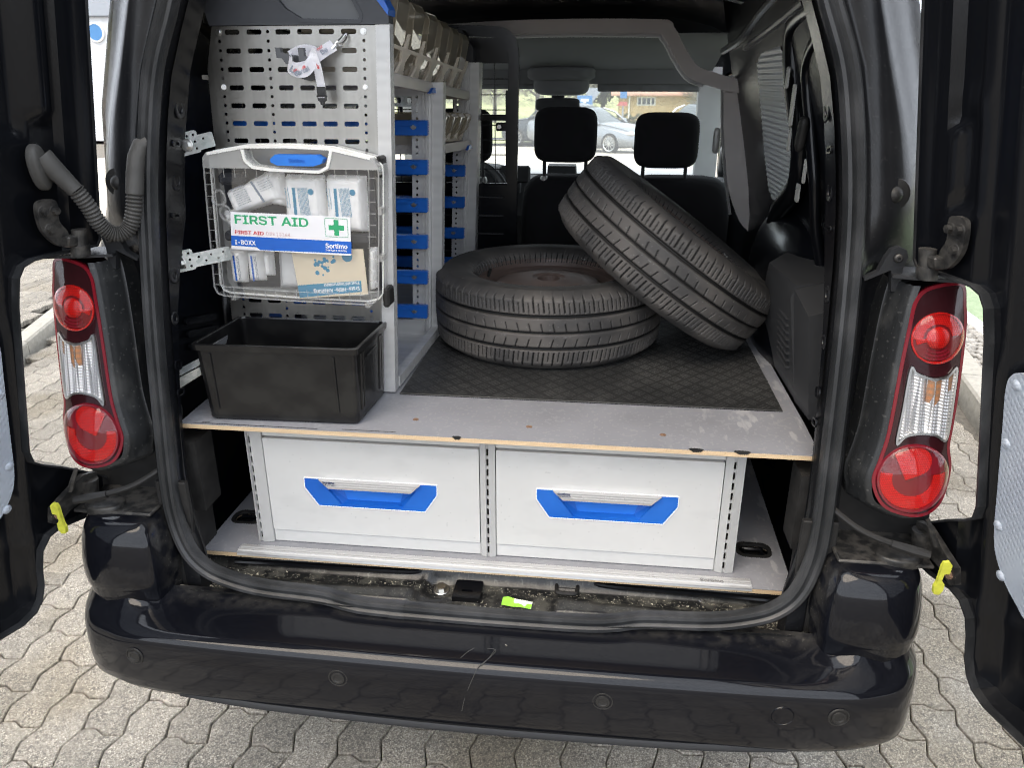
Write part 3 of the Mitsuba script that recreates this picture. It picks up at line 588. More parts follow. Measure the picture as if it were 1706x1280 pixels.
clearP = Polygon(spline([(.731, 1.101), (.742, 1.094), (.768, 1.086), (.792, 1.091), (.806, 1.104), (.8085, 1.06), (.8085, 1.0), (.804, .979), (.785, .989), (.762, .991), (.738, .985), (.724, .972), (.727, 1.03)], 5, True)).buffer(0)
dU, dL = Point(cU).buffer(.0425), Point(cL).buffer(.0600)
def lamp(k, lab):
    t = part(van, 'tail_light', k(raised(LOP, -.06, 0)), 'lamp_black', 40, lab)
    part(t, 'rim', k(raised(LOP.difference(LOP.buffer(-.0055)), -.004, .004)), 'lamp_rim', 40)
    part(t, 'side_lens', k(grid([[(x + .0005, lcurve(x, z) - .001, z), (x + .006, lcurve(x, z) + .06, z), (x + .0, .27, z)] for x, z in LO if x > .79])), 'lamp_rim', 60)
    part(t, 'maroon_lens', k(lens(LOP.buffer(-.006).difference(union_all([clearP.buffer(.002), dU, dL])), .0035)), 'lamp_maroon', 40)
    # upper round lamp
    u = part(t, 'round_lens', k(raised(dU.difference(Point(cU).buffer(.0395)), -.002, .006)), 'lamp_red', 30)
    part(u, 'reflector', k(raised(arc(cU, .0225, .0385, 8, 186), -.002, .003)), 'lamp_red', 30)
    part(u, 'bowl', k(cat(lens(dU.buffer(-.004), 0.002), raised(arc(cU, .026, .0385, 215, 320), 0, .0025))), 'lamp_bowl', 30)
    part(u, 'stripe', k(cat(*[raised(arc(cU, r, r + .0032, 232 + 4 * i, 318 - 3 * i), .0025, .0045) for i, r in enumerate((.022, .028, .034))])), 'lamp_rim', 30)
    part(u, 'bulb_lens', k(cat(lens(Point(cU).buffer(.0185), lambda x, z: .004 + .008 * np.sqrt(np.maximum(0, 1 - ((x - cU[0]) ** 2 + (z - cU[1]) ** 2) / .0185 ** 2)), .004), raised(arc(cU, .010, .034, 186, 202), .002, .004))), 'lamp_red', 50)
    part(u, 'cover', k(lens(dU, lambda x, z: .006 + .012 * np.sqrt(np.maximum(0, 1 - ((x - cU[0]) ** 2 + (z - cU[1]) ** 2) / .0426 ** 2)), .005)), 'clear_cover', True)
    l = part(t, 'round_lens', k(raised(dL.difference(Point(cL).buffer(.0565)), -.002, .009)), 'lamp_rim', 30)
    part(l, 'reflector', k(raised(arc(cL, .034, .0555, 172, 368), 0, .0045)), 'lamp_red', 30)
    part(l, 'bowl', k(lens(Point(cL).buffer(.0570), .002)), 'lamp_bowl', 30)
    part(l, 'fan_lens', k(raised(union_all([Polygon([(cL[0] - .036, cL[1] + .042), (cL[0] + .006, cL[1] + .056), (cL[0] + .006, cL[1] + .004), (cL[0] - .012, cL[1] - .004)]), Point(cL[0] + .001, cL[1] + .030).buffer(.0255)]).intersection(Point(cL).buffer(.055)), .0, .006)), 'lamp_red', 30)
    part(l, 'side_facet', k(raised(arc(cL, .018, .0550, 12, 62), .0, .0035)), 'lamp_rim', 30)
    part(l, 'cover', k(lens(dL, lambda x, z: .009 + .016 * np.sqrt(np.maximum(0, 1 - ((x - cL[0]) ** 2 + (z - cL[1]) ** 2) / .0602 ** 2)), .006)), 'clear_cover', True)
    c = part(t, 'clear_lens', k(lens(clearP, .006, .006)), 'clear_cover', 40)
    part(c, 'frame', k(raised(clearP.buffer(.0012).difference(clearP.buffer(-.0024)), .0, .0075)), 'steel', 30)
    part(c, 'reflector', k(lens(clearP, lambda x, z: .0012 + .0042 * np.abs(np.sin((x - .722) * 150 + (z - 1.04) * 10)), (.0012, .004))), 'lamp_mirror', 30)
    part(c, 'amber_reflection', k(lens(union_all([Polygon([(.762, 1.083), (.772, 1.081), (.774, 1.060), (.768, 1.044), (.761, 1.046)]), Polygon([(.7745, 1.081), (.784, 1.083), (.785, 1.048), (.776, 1.04)]), Polygon([(.794, 1.09), (.803, 1.094), (.802, 1.066), (.796, 1.064)])]), lambda x, z: .0016 + .0042 * np.abs(np.sin((x - .722) * 150 + (z - 1.04) * 10)), (.0012, .004))), 'amber', 30)  # amber patches paint the bulb's reflection onto the flutes
    part(c, 'divider', k(raised(Polygon([(.748, 1.092), (.757, 1.090), (.750, 1.03), (.748, .988), (.741, .986), (.743, 1.03)]), 0, .005)), 'lamp_mirror', 30)
    # deep inner flank of the housing
    fl = [(.729, 1.236), (.724, 1.213), (.719, 1.17), (.714, 1.10), (.708, .99), (.700, .942), (.692, .905), (.697, .872), (.715, .856), (.76, .840), (.80, .848)]
    P = []
    for x, z in spline(fl, 5):
        y0 = lcurve(x, z); w = .012 if z > .95 else .02
        dn = -.010 if z < .87 else 0
        P.append([(x + .002, y0 - .002, z), (x - .004, y0 - .001, z + dn * .3), (x - .010, y0 + .002, z + dn * .5), (x - .0105, y0 + .010, z + dn), (x - .016, y0 + .012, z + dn), (x - .0165, y0 + .024, z + dn), (x - .022, y0 + .027, z + dn), (x - .024, y0 + .046, z + dn * 1.5), (x - .030, y0 + .050, z + dn * 1.5), (x - .030, y0 + .080, z + dn * 1.5), (x - .034, .262, z + dn * 2)])
    part(t, 'gasket_flank', k(grid(P)), 'flank_rubber', 30)
    part(t, 'fixing_arm', k(cat(prism(Polygon([(.65, 1.24), (.671, 1.252), (.679, 1.275), (.686, 1.289), (.698, 1.294), (.709, 1.289), (.714, 1.278), (.709, 1.258), (.711, 1.222), (.697, 1.218), (.691, 1.255), (.677, 1.248), (.651, 1.235)]).buffer(-.001).buffer(.003).buffer(-.002), 'y', .188, .203), hull([(.690, .175, 1.245), (.712, .165, 1.245), (.690, .175, 1.250), (.712, .165, 1.25), (.800, .13, 1.248), (.800, .13, 1.253), (.79, .24, 1.248), (.70, .25, 1.25)]))), 'trim_plastic', 30)
    part(t, 'screw', k(cat(lathe([(.007, 0), (.007, .004), (.005, .006), (.0025, .006), (.0025, .002), (0, .002)], 16, frame((.697, .185, 1.276), (1, 0, 0), None, (0, -1, 0))))), 'hinge_metal', 30)
lamp(lambda m: m, 'right red tail light with a clear middle section'); lamp(mirror, 'left red tail light with a clear middle section')

# rear doors
DD = np.array([.258, -.966, 0.]); DN = np.array([.966, .258, 0.])
door_poly = Polygon([(0, 1.84), (0, 1.27), (.008, 1.258), (.10, 1.258), (.140, 1.257), (.160, 1.250), (.171, 1.232), (.177, 1.18), (.181, 1.05), (.185, .905), (.178, .880), (.160, .866), (.12, .842), (.06, .80), (.01, .762), (.0, .742), (.004, .712), (.03, .700), (.08, .700), (.135, .708), (.160, .703), (.178, .680), (.183, .645), (.183, .600), (.190, .568), (.205, .548), (.235, .538), (.33, .545), (.70, .55), (.70, 1.84)])
def dmap(m):
    V = m.vertices.copy(); s, z, t = V[:, 0].copy(), V[:, 1].copy(), V[:, 2].copy()
    P = np.array([.735, .21, 0.]) + s[:, None] * DD - t[:, None] * DN; P[:, 2] = z; P[:, 0] += -.15 * (z - 1.25)
    m = m.copy(); m.vertices = P; return m
def dfn(s, z, right):
    h = np.zeros_like(s)
    h += -.010 * sm(s, .018, .024) + .0                                  # edge flange
    if right:
        ch = sm(s, .060, .066) * sm(-s, -.108, -.100) * sm(z, 1.47, 1.50)
        bl = sm(s, .052 + .02 * sm(z, 1.33, 1.40), .062 + .02 * sm(z, 1.33, 1.40)) * sm(-s, -.125, -.112) * sm(z, 1.345, 1.375) * (1 - sm(z, 1.49, 1.52) * 0)
        h += -.016 * np.maximum(ch, bl) + .006 * np.exp(-((np.hypot((s - .095) / 1.2, z - 1.52)) / .022) ** 2)
        h += -.014 * sm(s, .136, .144) * (z > 0)
    else:
        h += -.012 * sm(s, .055, .061) + .016 * sm(s, .070, .078) * sm(-s, -.113, -.104) * sm(z, 1.478, 1.50) - .010 * sm(s, .12, .128) * sm(z, 1.45, 1.48)
    lower = sm(-z, -1.20, -1.12)
    h += -.022 * sm(s, .192, .206) * sm(-z, -1.62, -1.56) + .008 * np.exp(-((s - .186) / .012) ** 2) * lower
    h += -.010 * sm(s, .215, .26) * sm(-z, -.78, -.72)
    h += .004 * np.exp(-((z - .70) / .02) ** 2)
    return h
mat('door_panel', bump(pr(proc(lambda p, n, uv: mix((.30, .335, .39), (.37, .41, .46), fbm(p.y * 20, p.z * 20, 0., 2))), .35), lambda p, n, uv: .0010 * dr.abs(dr.sin((p.y * 1.15 + p.z) * 230)) * dr.abs(dr.sin((p.y * 1.15 - p.z) * 230)), 1., 3e-4))
def door(k, right, lab):
    d = part(van, 'rear_door', k(dmap(relief(door_poly, lambda a, b: dfn(a, b, right), .011))), 'inner_paint', 40, lab)
    sh = cat(prism(door_poly, 'z', -.085, -.07), prism(door_poly.difference(door_poly.buffer(-.003)), 'z', -.0699, -.001))
    part(d, 'outer_skin', k(dmap(sh)), 'black_paint', 30)
    ring = door_poly.difference(door_poly.buffer(-.0035)).intersection(sbox(-.1, .5, .69, 1.86))
    part(d, 'edge_fold', k(dmap(prism(ring, 'z', -.013, .003))), 'seal_rubber', 30)
    pp = Polygon(spline([(.206, 1.06), (.206, 1.115), (.214, 1.140), (.236, 1.152), (.30, 1.155), (.66, 1.155), (.66, .76), (.33, .752), (.26, .775), (.222, .815), (.207, .86), (.206, .95)], 4, True)).buffer(0).intersection(sbox(0, .5, .665, 2))
    tp = part(d, 'trim_panel', k(dmap(prism(pp, 'z', -.024, -.016))), 'door_panel', 30, 'pale blue grey patterned trim panel')
    for s, z in ((.216, 1.03), (.214, .885), (.228, .80), (.226, 1.13)):
        part(tp, 'rivet', k(dmap(mv(dome((0, 0, 0), (0, 0, 1), .009, .005, 14), t=(s, z, -.0165)))), 'door_panel', 40)
    # hinge
    hp = Polygon(spline([(.096, 1.355), (.128, 1.358), (.134, 1.34), (.125, 1.305), (.095, 1.275), (.075, 1.283), (.078, 1.30), (.092, 1.32)], 4, True)).buffer(0)
    hg = part(d, 'hinge', k(cat(dmap(prism(hp, 'z', .002, .010)), dmap(mv(trimesh.creation.cylinder(.0135, .05), frame((.060, 1.275, .018), (1, 0, 0), (0, 0, 1)))), dmap(mv(trimesh.creation.cylinder(.0165, .02), frame((.060, 1.262, .018), (1, 0, 0), (0, 0, 1)))), dmap(box(.060, .09, 1.272, 1.292, .004, .026, .003)))), 'hinge_metal', 35)
    for s, z in ((.100, 1.338), (.122, 1.340), (.112, 1.308)): part(hg, 'bolt', k(dmap(mv(bolt((0, 0, 0), (0, 0, 1), .0065, .008), t=(s, z, .009)))), 'hinge_metal', 25)
    # lower hinge, check strap and its clip
    lh = part(d, 'check_arm', k(cat(dmap(prism(Polygon([(.055, .80), (.085, .808), (.120, .79), (.160, .770), (.163, .738), (.150, .728), (.120, .745), (.07, .752), (.05, .775)]), 'z', .002, .014)), dmap(mv(trimesh.creation.cylinder(.016, .036), frame((.075, .775, .018), (1, 0, 0), (0, 0, 1)))), tube([(.788, .082, .845), (.800, .08, .82), (.811, .08, .796)], [.004, .005, .006], 6))), 'hinge_metal', 35)
    part(lh, 'rusty_bolt', k(dmap(mv(bolt((0, 0, 0), (0, 0, 1), .0075, .007), t=(.150, .750, .012)))), 'rust_metal', 25)
    part(lh, 'strap', k(cat(tube(spline([(.630, .145, .838), (.655, .125, .822), (.685, .105, .806), (.716, .092, .796), (.745, .086, .789)], 5), .0058, 8), tube([(.738, .086, .790), (.772, .080, .783), (.800, .072, .780)], [.0075, .0095, .008], 8))), 'black_plastic', 35)
    part(lh, 'yellow_clip', k(prism(Polygon([(.806, .793), (.815, .795), (.8195, .789), (.8185, .772), (.810, .771), (.8085, .757), (.814, .751), (.814, .738), (.8095, .729), (.800, .730), (.7985, .744), (.8015, .752), (.8030, .770), (.8035, .786)]).buffer(-.0015).buffer(.003).buffer(-.0015), 'y', .030, .038)), 'yellow_clip', 30)
    return d
dR = door(lambda m: m, True, 'open right rear door seen edge on'); dL_ = door(mirror, False, 'open left rear door with a corrugated cable hose')
# corrugated cable hose on the left door
hp = spline([(-.703, .128, 1.372), (-.694, .14, 1.343), (-.688, .15, 1.313), (-.678, .16, 1.295), (-.663, .17, 1.289), (-.648, .18, 1.301), (-.638, .185, 1.330), (-.634, .19, 1.362)], 24)
rad = np.array([.0150 if i % 5 in (0, 1) else .0118 if i % 5 == 3 else .0135 for i in range(len(hp))])
hs = part(dL_, 'cable_hose', tube(hp, rad, 16), 'hose_rubber', 50, 'grey corrugated cable hose')
part(hs, 'boot', cat(tube(spline([(-.738, .106, 1.430), (-.728, .113, 1.412), (-.716, .121, 1.392), (-.703, .128, 1.371)], 4), [.0185, .019, .0185, .018, .0175, .017, .0165, .016, .0155, .015, .0145, .0142, .014], 16), mv(superell((0, 0, 0), (.024, .040, .012), (.6, .9), 12), frame((-.744, .104, 1.412), (-.258, .966, .3), None, (.966, .258, 0)))), 'hose_rubber', 45)
part(hs, 'sleeve', cat(tube([(-.634, .19, 1.358), (-.632, .198, 1.39), (-.629, .207, 1.420), (-.622, .216, 1.440), (-.608, .226, 1.448)], [.0155, .0155, .0155, .0155, .014], 18)), 'hose_rubber', 45)
# ---------------------------------------------------------------- inside of the van
mat('headliner', pr((.17, .175, .18), .95)); mat('pale_trim', pr((.50, .50, .50), .6)); mat('beam_trim', pr((.60, .56, .535), .7))
mat('seat_fabric', pr((.012, .012, .014), .95)); mat('dash_plastic', pr((.022, .023, .025), .6))
mat('blank_panel', pr((.42, .445, .455), .4)); mat('bracket_metal', pr((.42, .42, .40), .4, .3))
WX = lambda z: np.minimum(.665 - .2 * (np.asarray(z) - 1.3), .70)
part(van, 'load_floor', box(-.70, .70, .245, 1.72, .565, .575), 'inner_paint', False)
for s in (1, -1):
    k = (lambda m: m) if s == 1 else mirror
    wlm = [[(float(WX(z)) + .03 * math.sin(max(0, z - .9) * 5) * .3, y, z) for y in np.linspace(.30, 1.66, 8)] for z in np.linspace(.56, 1.80, 16)]
    part(van, 'inner_side', k(grid(wlm)), 'side_paint', 40)
    part(van, 'side_ridge', k(cat(tube(spline([(.60, .40, 1.70), (.60, .72, 1.665), (.612, .745, 1.56), (.632, .70, 1.44), (.642, .705, 1.37), (.652, .77, 1.31), (.668, 1.00, 1.215), (.69, 1.12, 1.10), (.70, 1.12, .95)], 6), np.array([(.022 * math.cos(t), .03 * math.sin(t)) for t in np.arange(12) * math.pi / 6]), up=(-1, 0, 0)), tube(spline([(.598, .42, 1.66), (.61, .62, 1.58), (.632, .60, 1.44), (.648, .58, 1.34), (.668, .60, 1.25), (.70, .62, 1.15)], 6), np.array([(.012 * math.cos(t), .018 * math.sin(t)) for t in np.arange(10) * math.pi / 5]), up=(-1, 0, 0)))), 'inner_paint', 50)
    part(van, 'roof_rail', k(cat(tube(spline([(.545, .30, 1.755), (.565, .6, 1.745), (.575, 1.0, 1.71), (.58, 1.35, 1.66), (.58, 1.7, 1.64)], 5), .011, 8), tube(spline([(.575, .55, 1.69), (.585, .9, 1.665), (.588, 1.3, 1.635)], 5), .009, 8))), 'inner_paint', 40)
    part(van, 'wheel_arch', k(superell((.73, .93, .95), (.115, .36, .30), (.8, .8), 20)), 'inner_paint', 50)
# right-hand side details
bp = Polygon([(1.115, 1.584), (1.06, 1.604), (.82, 1.614), (.765, 1.59), (.75, 1.535), (.715, 1.443), (.712, 1.40), (.735, 1.365), (.79, 1.335), (1.0, 1.262), (1.06, 1.255), (1.10, 1.28), (1.115, 1.36), (1.115, 1.45)])
m = relief(bp.buffer(.008), lambda y, z: .0010 * np.sin(z * 470), (.03, .0017)); V = m.vertices.copy(); m.vertices = np.stack([WX(V[:, 1]) - .012 + V[:, 2], V[:, 0], V[:, 1]], 1)
part(van, 'window_blank', m, 'blank_panel', 40, 'grey ribbed blanking panel in the right side window')
for x, y, z, a, b, n in ((.592, .70, 1.555, .012, .022, 1), (.600, .655, 1.50, .014, .042, 3), (.612, .70, 1.428, .010, .026, 1), (.63, .60, 1.37, .010, .025, 2), (.640, .68, 1.315, .016, .020, 2)):
    part(van, 'pillar_bracket', mv(prism(rrect(-a, a, -b, b, .006).difference(union_all([Point(0, q).buffer(.0045) for q in np.linspace(-b + .012, b - .012, n)])), 'z', 0, .003), frame((x, y, z), (0, 1, 0), None, (-1, -.5, 0))), 'bracket_metal', 30)
part(van, 'marker_lens', mv(superell((0, 0, 0), (.010, .016, .037), (.6, .8), 12), frame((.612, .600, 1.445), (1, 0, 0), None, (0, -.25, 1))), 'black_plastic', 40)
tb = part(van, 'side_trim_box', cat(hull([(.612, .47, 1.155), (.592, .66, 1.160), (.665, .78, 1.168), (.700, .70, 1.168), (.700, .47, 1.168), (.640, .47, .902), (.636, .95, .902), (.70, .95, .902), (.70, .47, .902), (.60, .68, 1.12), (.606, .48, 1.125)]), hull([(.612, .345, 1.125), (.606, .46, 1.150), (.69, .46, 1.170), (.69, .345, 1.150), (.645, .36, .902), (.638, .46, .902), (.69, .46, .902), (.69, .36, .902), (.606, .40, 1.11)])), 'box_plastic', 20, 'textured black plastic side trim box')
for i, z in enumerate(np.linspace(.965, 1.075, 8)):
    part(tb, 'vent_slat', hull([(.617 + .125 * (1.1 - z) * .9 + dx, y, z + dz) for y in (.50, .60) for dx, dz in ((-.012, -.002), (.01, -.006), (.01, .004), (-.010, .001))]), 'box_plastic', False)
# left lower wall ribs
for z in (.98, 1.01, 1.04): part(van, 'wall_rib', mv(prism(rrect(-.07, .07, -.008, .008, .007), 'z', 0, .006), frame((-.70, .46, z), (0, 1, -.2), None, (1, 0, 0))), 'inner_paint', 30)
# roof skin, liner, beam
part(van, 'roof', grid([[(x * (1 - .04 * (abs(y - 1.2) > 1.3)), y, 1.845 - .10 * (x / .72) ** 4 - (.12 * max(0, y - 1.9) if y > 1.9 else 0)) for x in np.linspace(-.72, .72, 13)] for y in (.22, .5, 1, 1.5, 1.9, 2.3)]), 'black_paint', 40)
part(van, 'rear_header', cat(hull([(x, y, z) for x in (-.56, .56) for y, z in ((.20, 1.835), (.26, 1.79), (.36, 1.79), (.36, 1.835))]), hull([(x, y, z) for x in (-.54, .54) for y, z in ((.21, 1.836), (.26, 1.862), (.40, 1.862), (.36, 1.836))])), 'black_paint', 30)
part(van, 'roof_front', grid([[(x, 2.29, 1.80 - .10 * (x / .72) ** 4), (x, 2.37, 1.55)] for x in np.linspace(-.72, .72, 13)]), 'black_paint', 40)
part(van, 'roof_rib', cat(*[grid([[(x, y0 + dy, 1.79 - .10 * (x / .72) ** 4 + dz) for x in np.linspace(-.62, .62, 11)] for dy, dz in ((0, .03), (.02, 0), (.08, 0), (.10, .03))]) for y0 in (.26, .75, 1.25)]), 'inner_paint', 30)
part(van, 'roof_liner', grid([[(x, y, z) for x in np.linspace(-.62, .62, 5)] for y, z in ((1.60, 1.690), (1.9, 1.675), (2.28, 1.585))]), 'headliner', 40)
bl_ = LineString(spline([(-.62, 1.682), (-.1, 1.708), (.33, 1.708), (.385, 1.694), (.425, 1.635), (.475, 1.575), (.54, 1.552), (.60, 1.535), (.655, 1.530)], 8))
be = part(van, 'roof_beam_trim', prism(bl_.buffer(.0205, cap_style=2), 'y', 1.56, 1.62), 'beam_trim', 30, 'grey brown trim on the roof beam behind the seats')
part(be, 'pale_edge', prism(LineString([(x - .010, z - .022) for x, z in bl_.coords if x < .53]).buffer(.0065, cap_style=2), 'y', 1.60, 1.66), 'pale_trim', 30)  # strip of pale trim along the underside of the beam
part(van, 'belt_pillar', prism(Polygon(spline([(.585, 1.540), (.640, 1.556), (.668, 1.45), (.688, 1.333), (.694, 1.20), (.712, 1.075), (.700, 1.07), (.668, 1.11), (.624, 1.215), (.601, 1.32), (.585, 1.43)], 5, True)).buffer(0), 'y', 1.602, 1.622), 'beam_trim', 30, 'grey trim of the right belt pillar')
part(van, 'belt_guide', cat(tube([(.572, 1.60, 1.535), (.585, 1.6, 1.40), (.61, 1.6, 1.25), (.64, 1.6, 1.12)], .005, 6), mv(superell((0, 0, 0), (.012, .01, .042), (.5, .8), 10), t=(.575, 1.63, 1.36))), 'bracket_metal', 40)
part(van, 'front_header', cat(hull([(x, y, z) for x in (-.6, .60) for y, z in ((2.26, 1.595), (2.34, 1.57), (2.34, 1.535), (2.28, 1.535))]), box(.16, .585, 2.30, 2.33, 1.505, 1.545, .006), box(-.60, -.10, 2.30, 2.33, 1.515, 1.545, .006)), 'headliner', 25)
part(van, 'overhead_console', mv(cat(superell((.012, 2.27, 1.540), (.115, .06, .05), (.5, .6), 16), superell((.012, 2.25, 1.575), (.14, .06, .03), (.5, .6), 12)), None), 'headliner', 40)
part(van, 'rear_view_mirror', cat(superell((-.008, 2.36, 1.452), (.095, .015, .028), (.4, .5), 12), box(-.035, .02, 2.36, 2.38, 1.46, 1.53, .005)), 'dash_plastic', 40)
for s in (1, -1):
    k = (lambda m: m) if s == 1 else mirror
    part(van, 'windscreen_pillar', k(hull([(x, y, z) for x, z in ((.570, 1.60), (.66, 1.60), (.672, 1.49), (.672, 1.12), (.585, 1.12), (.588, 1.2), (.592, 1.40)) for y in (2.30, 2.36)])), 'pale_trim', 25)
    part(van, 'front_door', k(cat(box(.74, .80, 1.70, 2.75, .45, 1.14, .01), hull([(.70, 1.66, 1.58), (.70, 1.72, 1.58), (.78, 1.66, 1.12), (.78, 1.72, 1.12), (.75, 1.66, 1.12), (.68, 1.66, 1.58)]), tube([(.69, 1.7, 1.585), (.69, 2.3, 1.56), (.76, 2.78, 1.14)], .02, 6))), 'inner_paint', 30)
    part(van, 'door_window', k(grid([[(.77, 1.72, 1.13), (.77, 2.72, 1.13)], [(.70, 1.70, 1.56), (.695, 2.30, 1.55)]])), 'glass', False)
part(van, 'windscreen', grid([[(x, 2.85 - .10 * (x / .7) ** 2, 1.10) for x in np.linspace(-.70, .70, 9)], [(x, 2.36 - .04 * (x / .6) ** 2, 1.545) for x in np.linspace(-.60, .60, 9)]]), 'haze_dust_glass', True)
dsh = part(van, 'dashboard', cat(hull([(x, y, z) for x in (-.72, .72) for y, z in ((2.22, 1.00), (2.30, 1.145), (2.40, 1.155), (2.90, 1.10), (2.90, .7), (2.25, .7))]), superell((-.36, 2.25, 1.15), (.17, .12, .065), (.6, .6), 12)), 'dash_plastic', 25)
part(dsh, 'centre_display', cat(hull([(-.045, 2.28, 1.14), (.085, 2.28, 1.14), (-.04, 2.29, 1.205), (.08, 2.29, 1.205), (-.045, 2.38, 1.14), (.085, 2.38, 1.14), (-.04, 2.36, 1.208), (.08, 2.36, 1.208)]), *[dome((x, 2.278, 1.175), (0, -1, .2), .004, .004, 8) for x in (-.02, .0, .02, .045)]), 'dash_plastic', 25)
part(dsh, 'tablet_holder', cat(box(-.235, -.105, 2.17, 2.19, 1.145, 1.215, .008), box(-.19, -.15, 2.18, 2.24, 1.10, 1.15)), 'dash_plastic', 25)
part(dsh, 'sill_shelf', box(-.65, .65, 2.42, 2.80, 1.145, 1.158), 'pale_trim', False)
tx = np.arange(40) * 2 * np.pi / 40
part(dsh, 'steering_wheel', mv(cat(tube(np.stack([.185 * np.cos(tx), .185 * np.sin(tx), tx * 0], 1), .016, 8, True), trimesh.creation.cylinder(.06, .04), box(-.18, .18, -.02, .02, -.01, .01)), frame((-.37, 2.02, 1.08), (1, 0, 0), None, (0, -.85, .55))), 'dash_plastic', 40)
part(van, 'door_mirror', superell((.80, 2.55, 1.20), (.09, .05, .10), (.6, .6), 12), 'black_paint', 40)
for x, z, w, sw, sc, lab in ((.062, 1.368, .112, .185, .085, 'black middle seat'), (.417, 1.352, .112, .20, .465, 'black right seat'), (-.315, 1.362, .112, .20, -.42, 'black left seat')):
    st = part(van, 'seat', cat(superell((sc, 1.80, .96), (sw, .085, .265), (.35, .5), 18), box(sc - sw, sc + sw, 1.75, 2.2, .75, .85, .03)), 'seat_fabric', 40, lab)
    part(st, 'headrest', superell((x, 1.74, z), (w, .048, .094), (.42, .55), 22), 'seat_fabric', True)
    for dx in (-.075, .075):
        part(st, 'headrest_post', tube([(x + dx, 1.75, z - .17), (x + dx, 1.75, z - .08)], .0065, 8), 'dash_plastic', 40)
        part(st, 'post_sleeve', lathe([(.0, .01), (.012, .01), (.016, 0), (.016, -.02)], 12, frame((x + dx, 1.75, z - .155), (1, 0, 0), None, (0, 0, 1))), 'bracket_metal', 40)
# partition grille behind the driver
gr = part(van, 'partition_grille', cat(tube(spline([(-.62, 1.42, 1.675), (-.4, 1.42, 1.690), (-.16, 1.42, 1.688), (-.105, 1.42, 1.672), (-.088, 1.42, 1.63), (-.088, 1.42, 1.5), (-.092, 1.42, 1.2), (-.092, 1.42, .90)], 6), np.array([(-.012, -.016), (.012, -.016), (.012, .016), (-.012, .016)]), up=(0, -1, 0)), box(-.60, -.10, 1.412, 1.428, 1.430, 1.448), box(-.60, -.105, 1.415, 1.425, .86, 1.235, .003), box(-.60, -.105, 1.412, 1.428, 1.60, 1.67), box(-.112, -.094, 1.410, 1.432, 1.24, 1.52)), 'inner_paint', 30, 'black mesh partition behind the left seat')
part(gr, 'wire', cat(*[tube([(x, 1.42, 1.22), (x, 1.42, 1.62)], .0016, 5) for x in np.arange(-.191, -.6, -.045)], *[tube([(-.147, 1.42, 1.22), (-.147, 1.42, 1.62)], .0016, 5)], *[tube([(-.6, 1.42, z), (-.10, 1.42, z)], .0016, 5) for z in (1.28, 1.325, 1.371, 1.416, 1.462, 1.507, 1.553, 1.60)]), 'dash_plastic', 40)
part(gr, 'lock_bracket', cat(prism(rrect(-.142, -.085, 1.399, 1.425, .004), 'y', 1.405, 1.411), box(-.088, -.076, 1.405, 1.43, 1.402, 1.424)), 'inner_paint', 30)
part(gr, 'screw', bolt((-.132, 1.405, 1.412), (0, -1, 0), .0045, .004), 'steel', 30)
part(gr, 'lower_step', cat(*[box(-.58, -.12, 1.405, 1.414, z, z + .004) for z in (1.19, 1.13, 1.07, 1.01)]), 'dash_plastic', False)
# outer shell, bonnet and wheels, out of sight from behind
for s in (1, -1):
    k = (lambda m: m) if s == 1 else mirror
    sp = Polygon([(.58, .30), (.75, .30), (.80, .45), (.95, .62), (1.15, .62), (1.30, .45), (1.33, .28), (1.70, .28), (1.70, 1.60), (.58, 1.72)])
    m = prism(sp, 'x', .836, .846); V = m.vertices.copy(); V[:, 0] -= .17 * np.maximum(0, V[:, 2] - 1.15); m.vertices = V
    part(van, 'side_panel', k(m), 'black_paint', False)
    m = prism(Polygon([(1.71, .28), (2.74, .28), (2.74, 1.12), (1.71, 1.14)]), 'x', .836, .846); part(van, 'door_skin', k(m), 'black_paint', False)
    part(van, 'front_wing', k(prism(Polygon([(2.75, .28), (2.85, .28), (2.9, .5), (3.05, .64), (3.3, .64), (3.45, .5), (3.5, .3), (3.75, .32), (3.75, .80), (3.5, .93), (2.75, 1.12)]), 'x', .80, .843)), 'black_paint', False)
    for y in (1.05, 3.18):
        w = part(van, 'wheel', k(mv(lathe([(.18, -.09), (.27, -.095), (.305, -.07), (.312, 0), (.305, .07), (.27, .095), (.20, .09), (.19, .07), (.0, .05)], 36), frame((.745, y, .31), (0, 1, 0), None, (1, 0, 0)))), 'tyre_plain', 40)
part(van, 'bonnet', grid([[(x, y, z - .06 * (x / .8) ** 4) for x in np.linspace(-.80, .80, 9)] for y, z in ((2.86, 1.10), (3.2, 1.03), (3.6, .94), (3.75, .80), (3.78, .4))]), 'black_paint', 40)
# ---------------------------------------------------------------- boards, mat and drawers
def f_board(p, n, uv):
    c = mix((.210, .213, .230), (.262, .266, .288), fbm(p.x * 9, p.y * 9, 0., 3))
    s = smoothstep(.60, .72, fbm(p.x * 45, p.y * 14, 2., 4)) * smoothstep(.30, .55, p.x) + smoothstep(.72, .8, noise(p.x * 190, p.y * 190, 3.)) * .25
    return mix(c, (.42, .42, .42), s * .55)
def f_hex(p, n, uv):
    a = dr.sin(p.x * 620) * dr.sin(p.y * 620 + p.x * 310); return .00022 * a
mat('grey_board', bump(pr(proc(f_board), .42), f_hex, 1., 3e-4))
def f_ply(p, n, uv):
    k = p.z * 1000 + .6 * fbm(p.x * 20, 0., p.z * 200, 2); l = dr.abs(k / 2.6 - dr.floor(k / 2.6) - .5)
    return mix((.62, .47, .29), (.42, .27, .14), smoothstep(.32, .48, l) * .75) * (.80 + .35 * fbm(p.x * 30, p.y * 30, p.z * 400, 3))
mat('ply_edge', pr(proc(f_ply), .75))
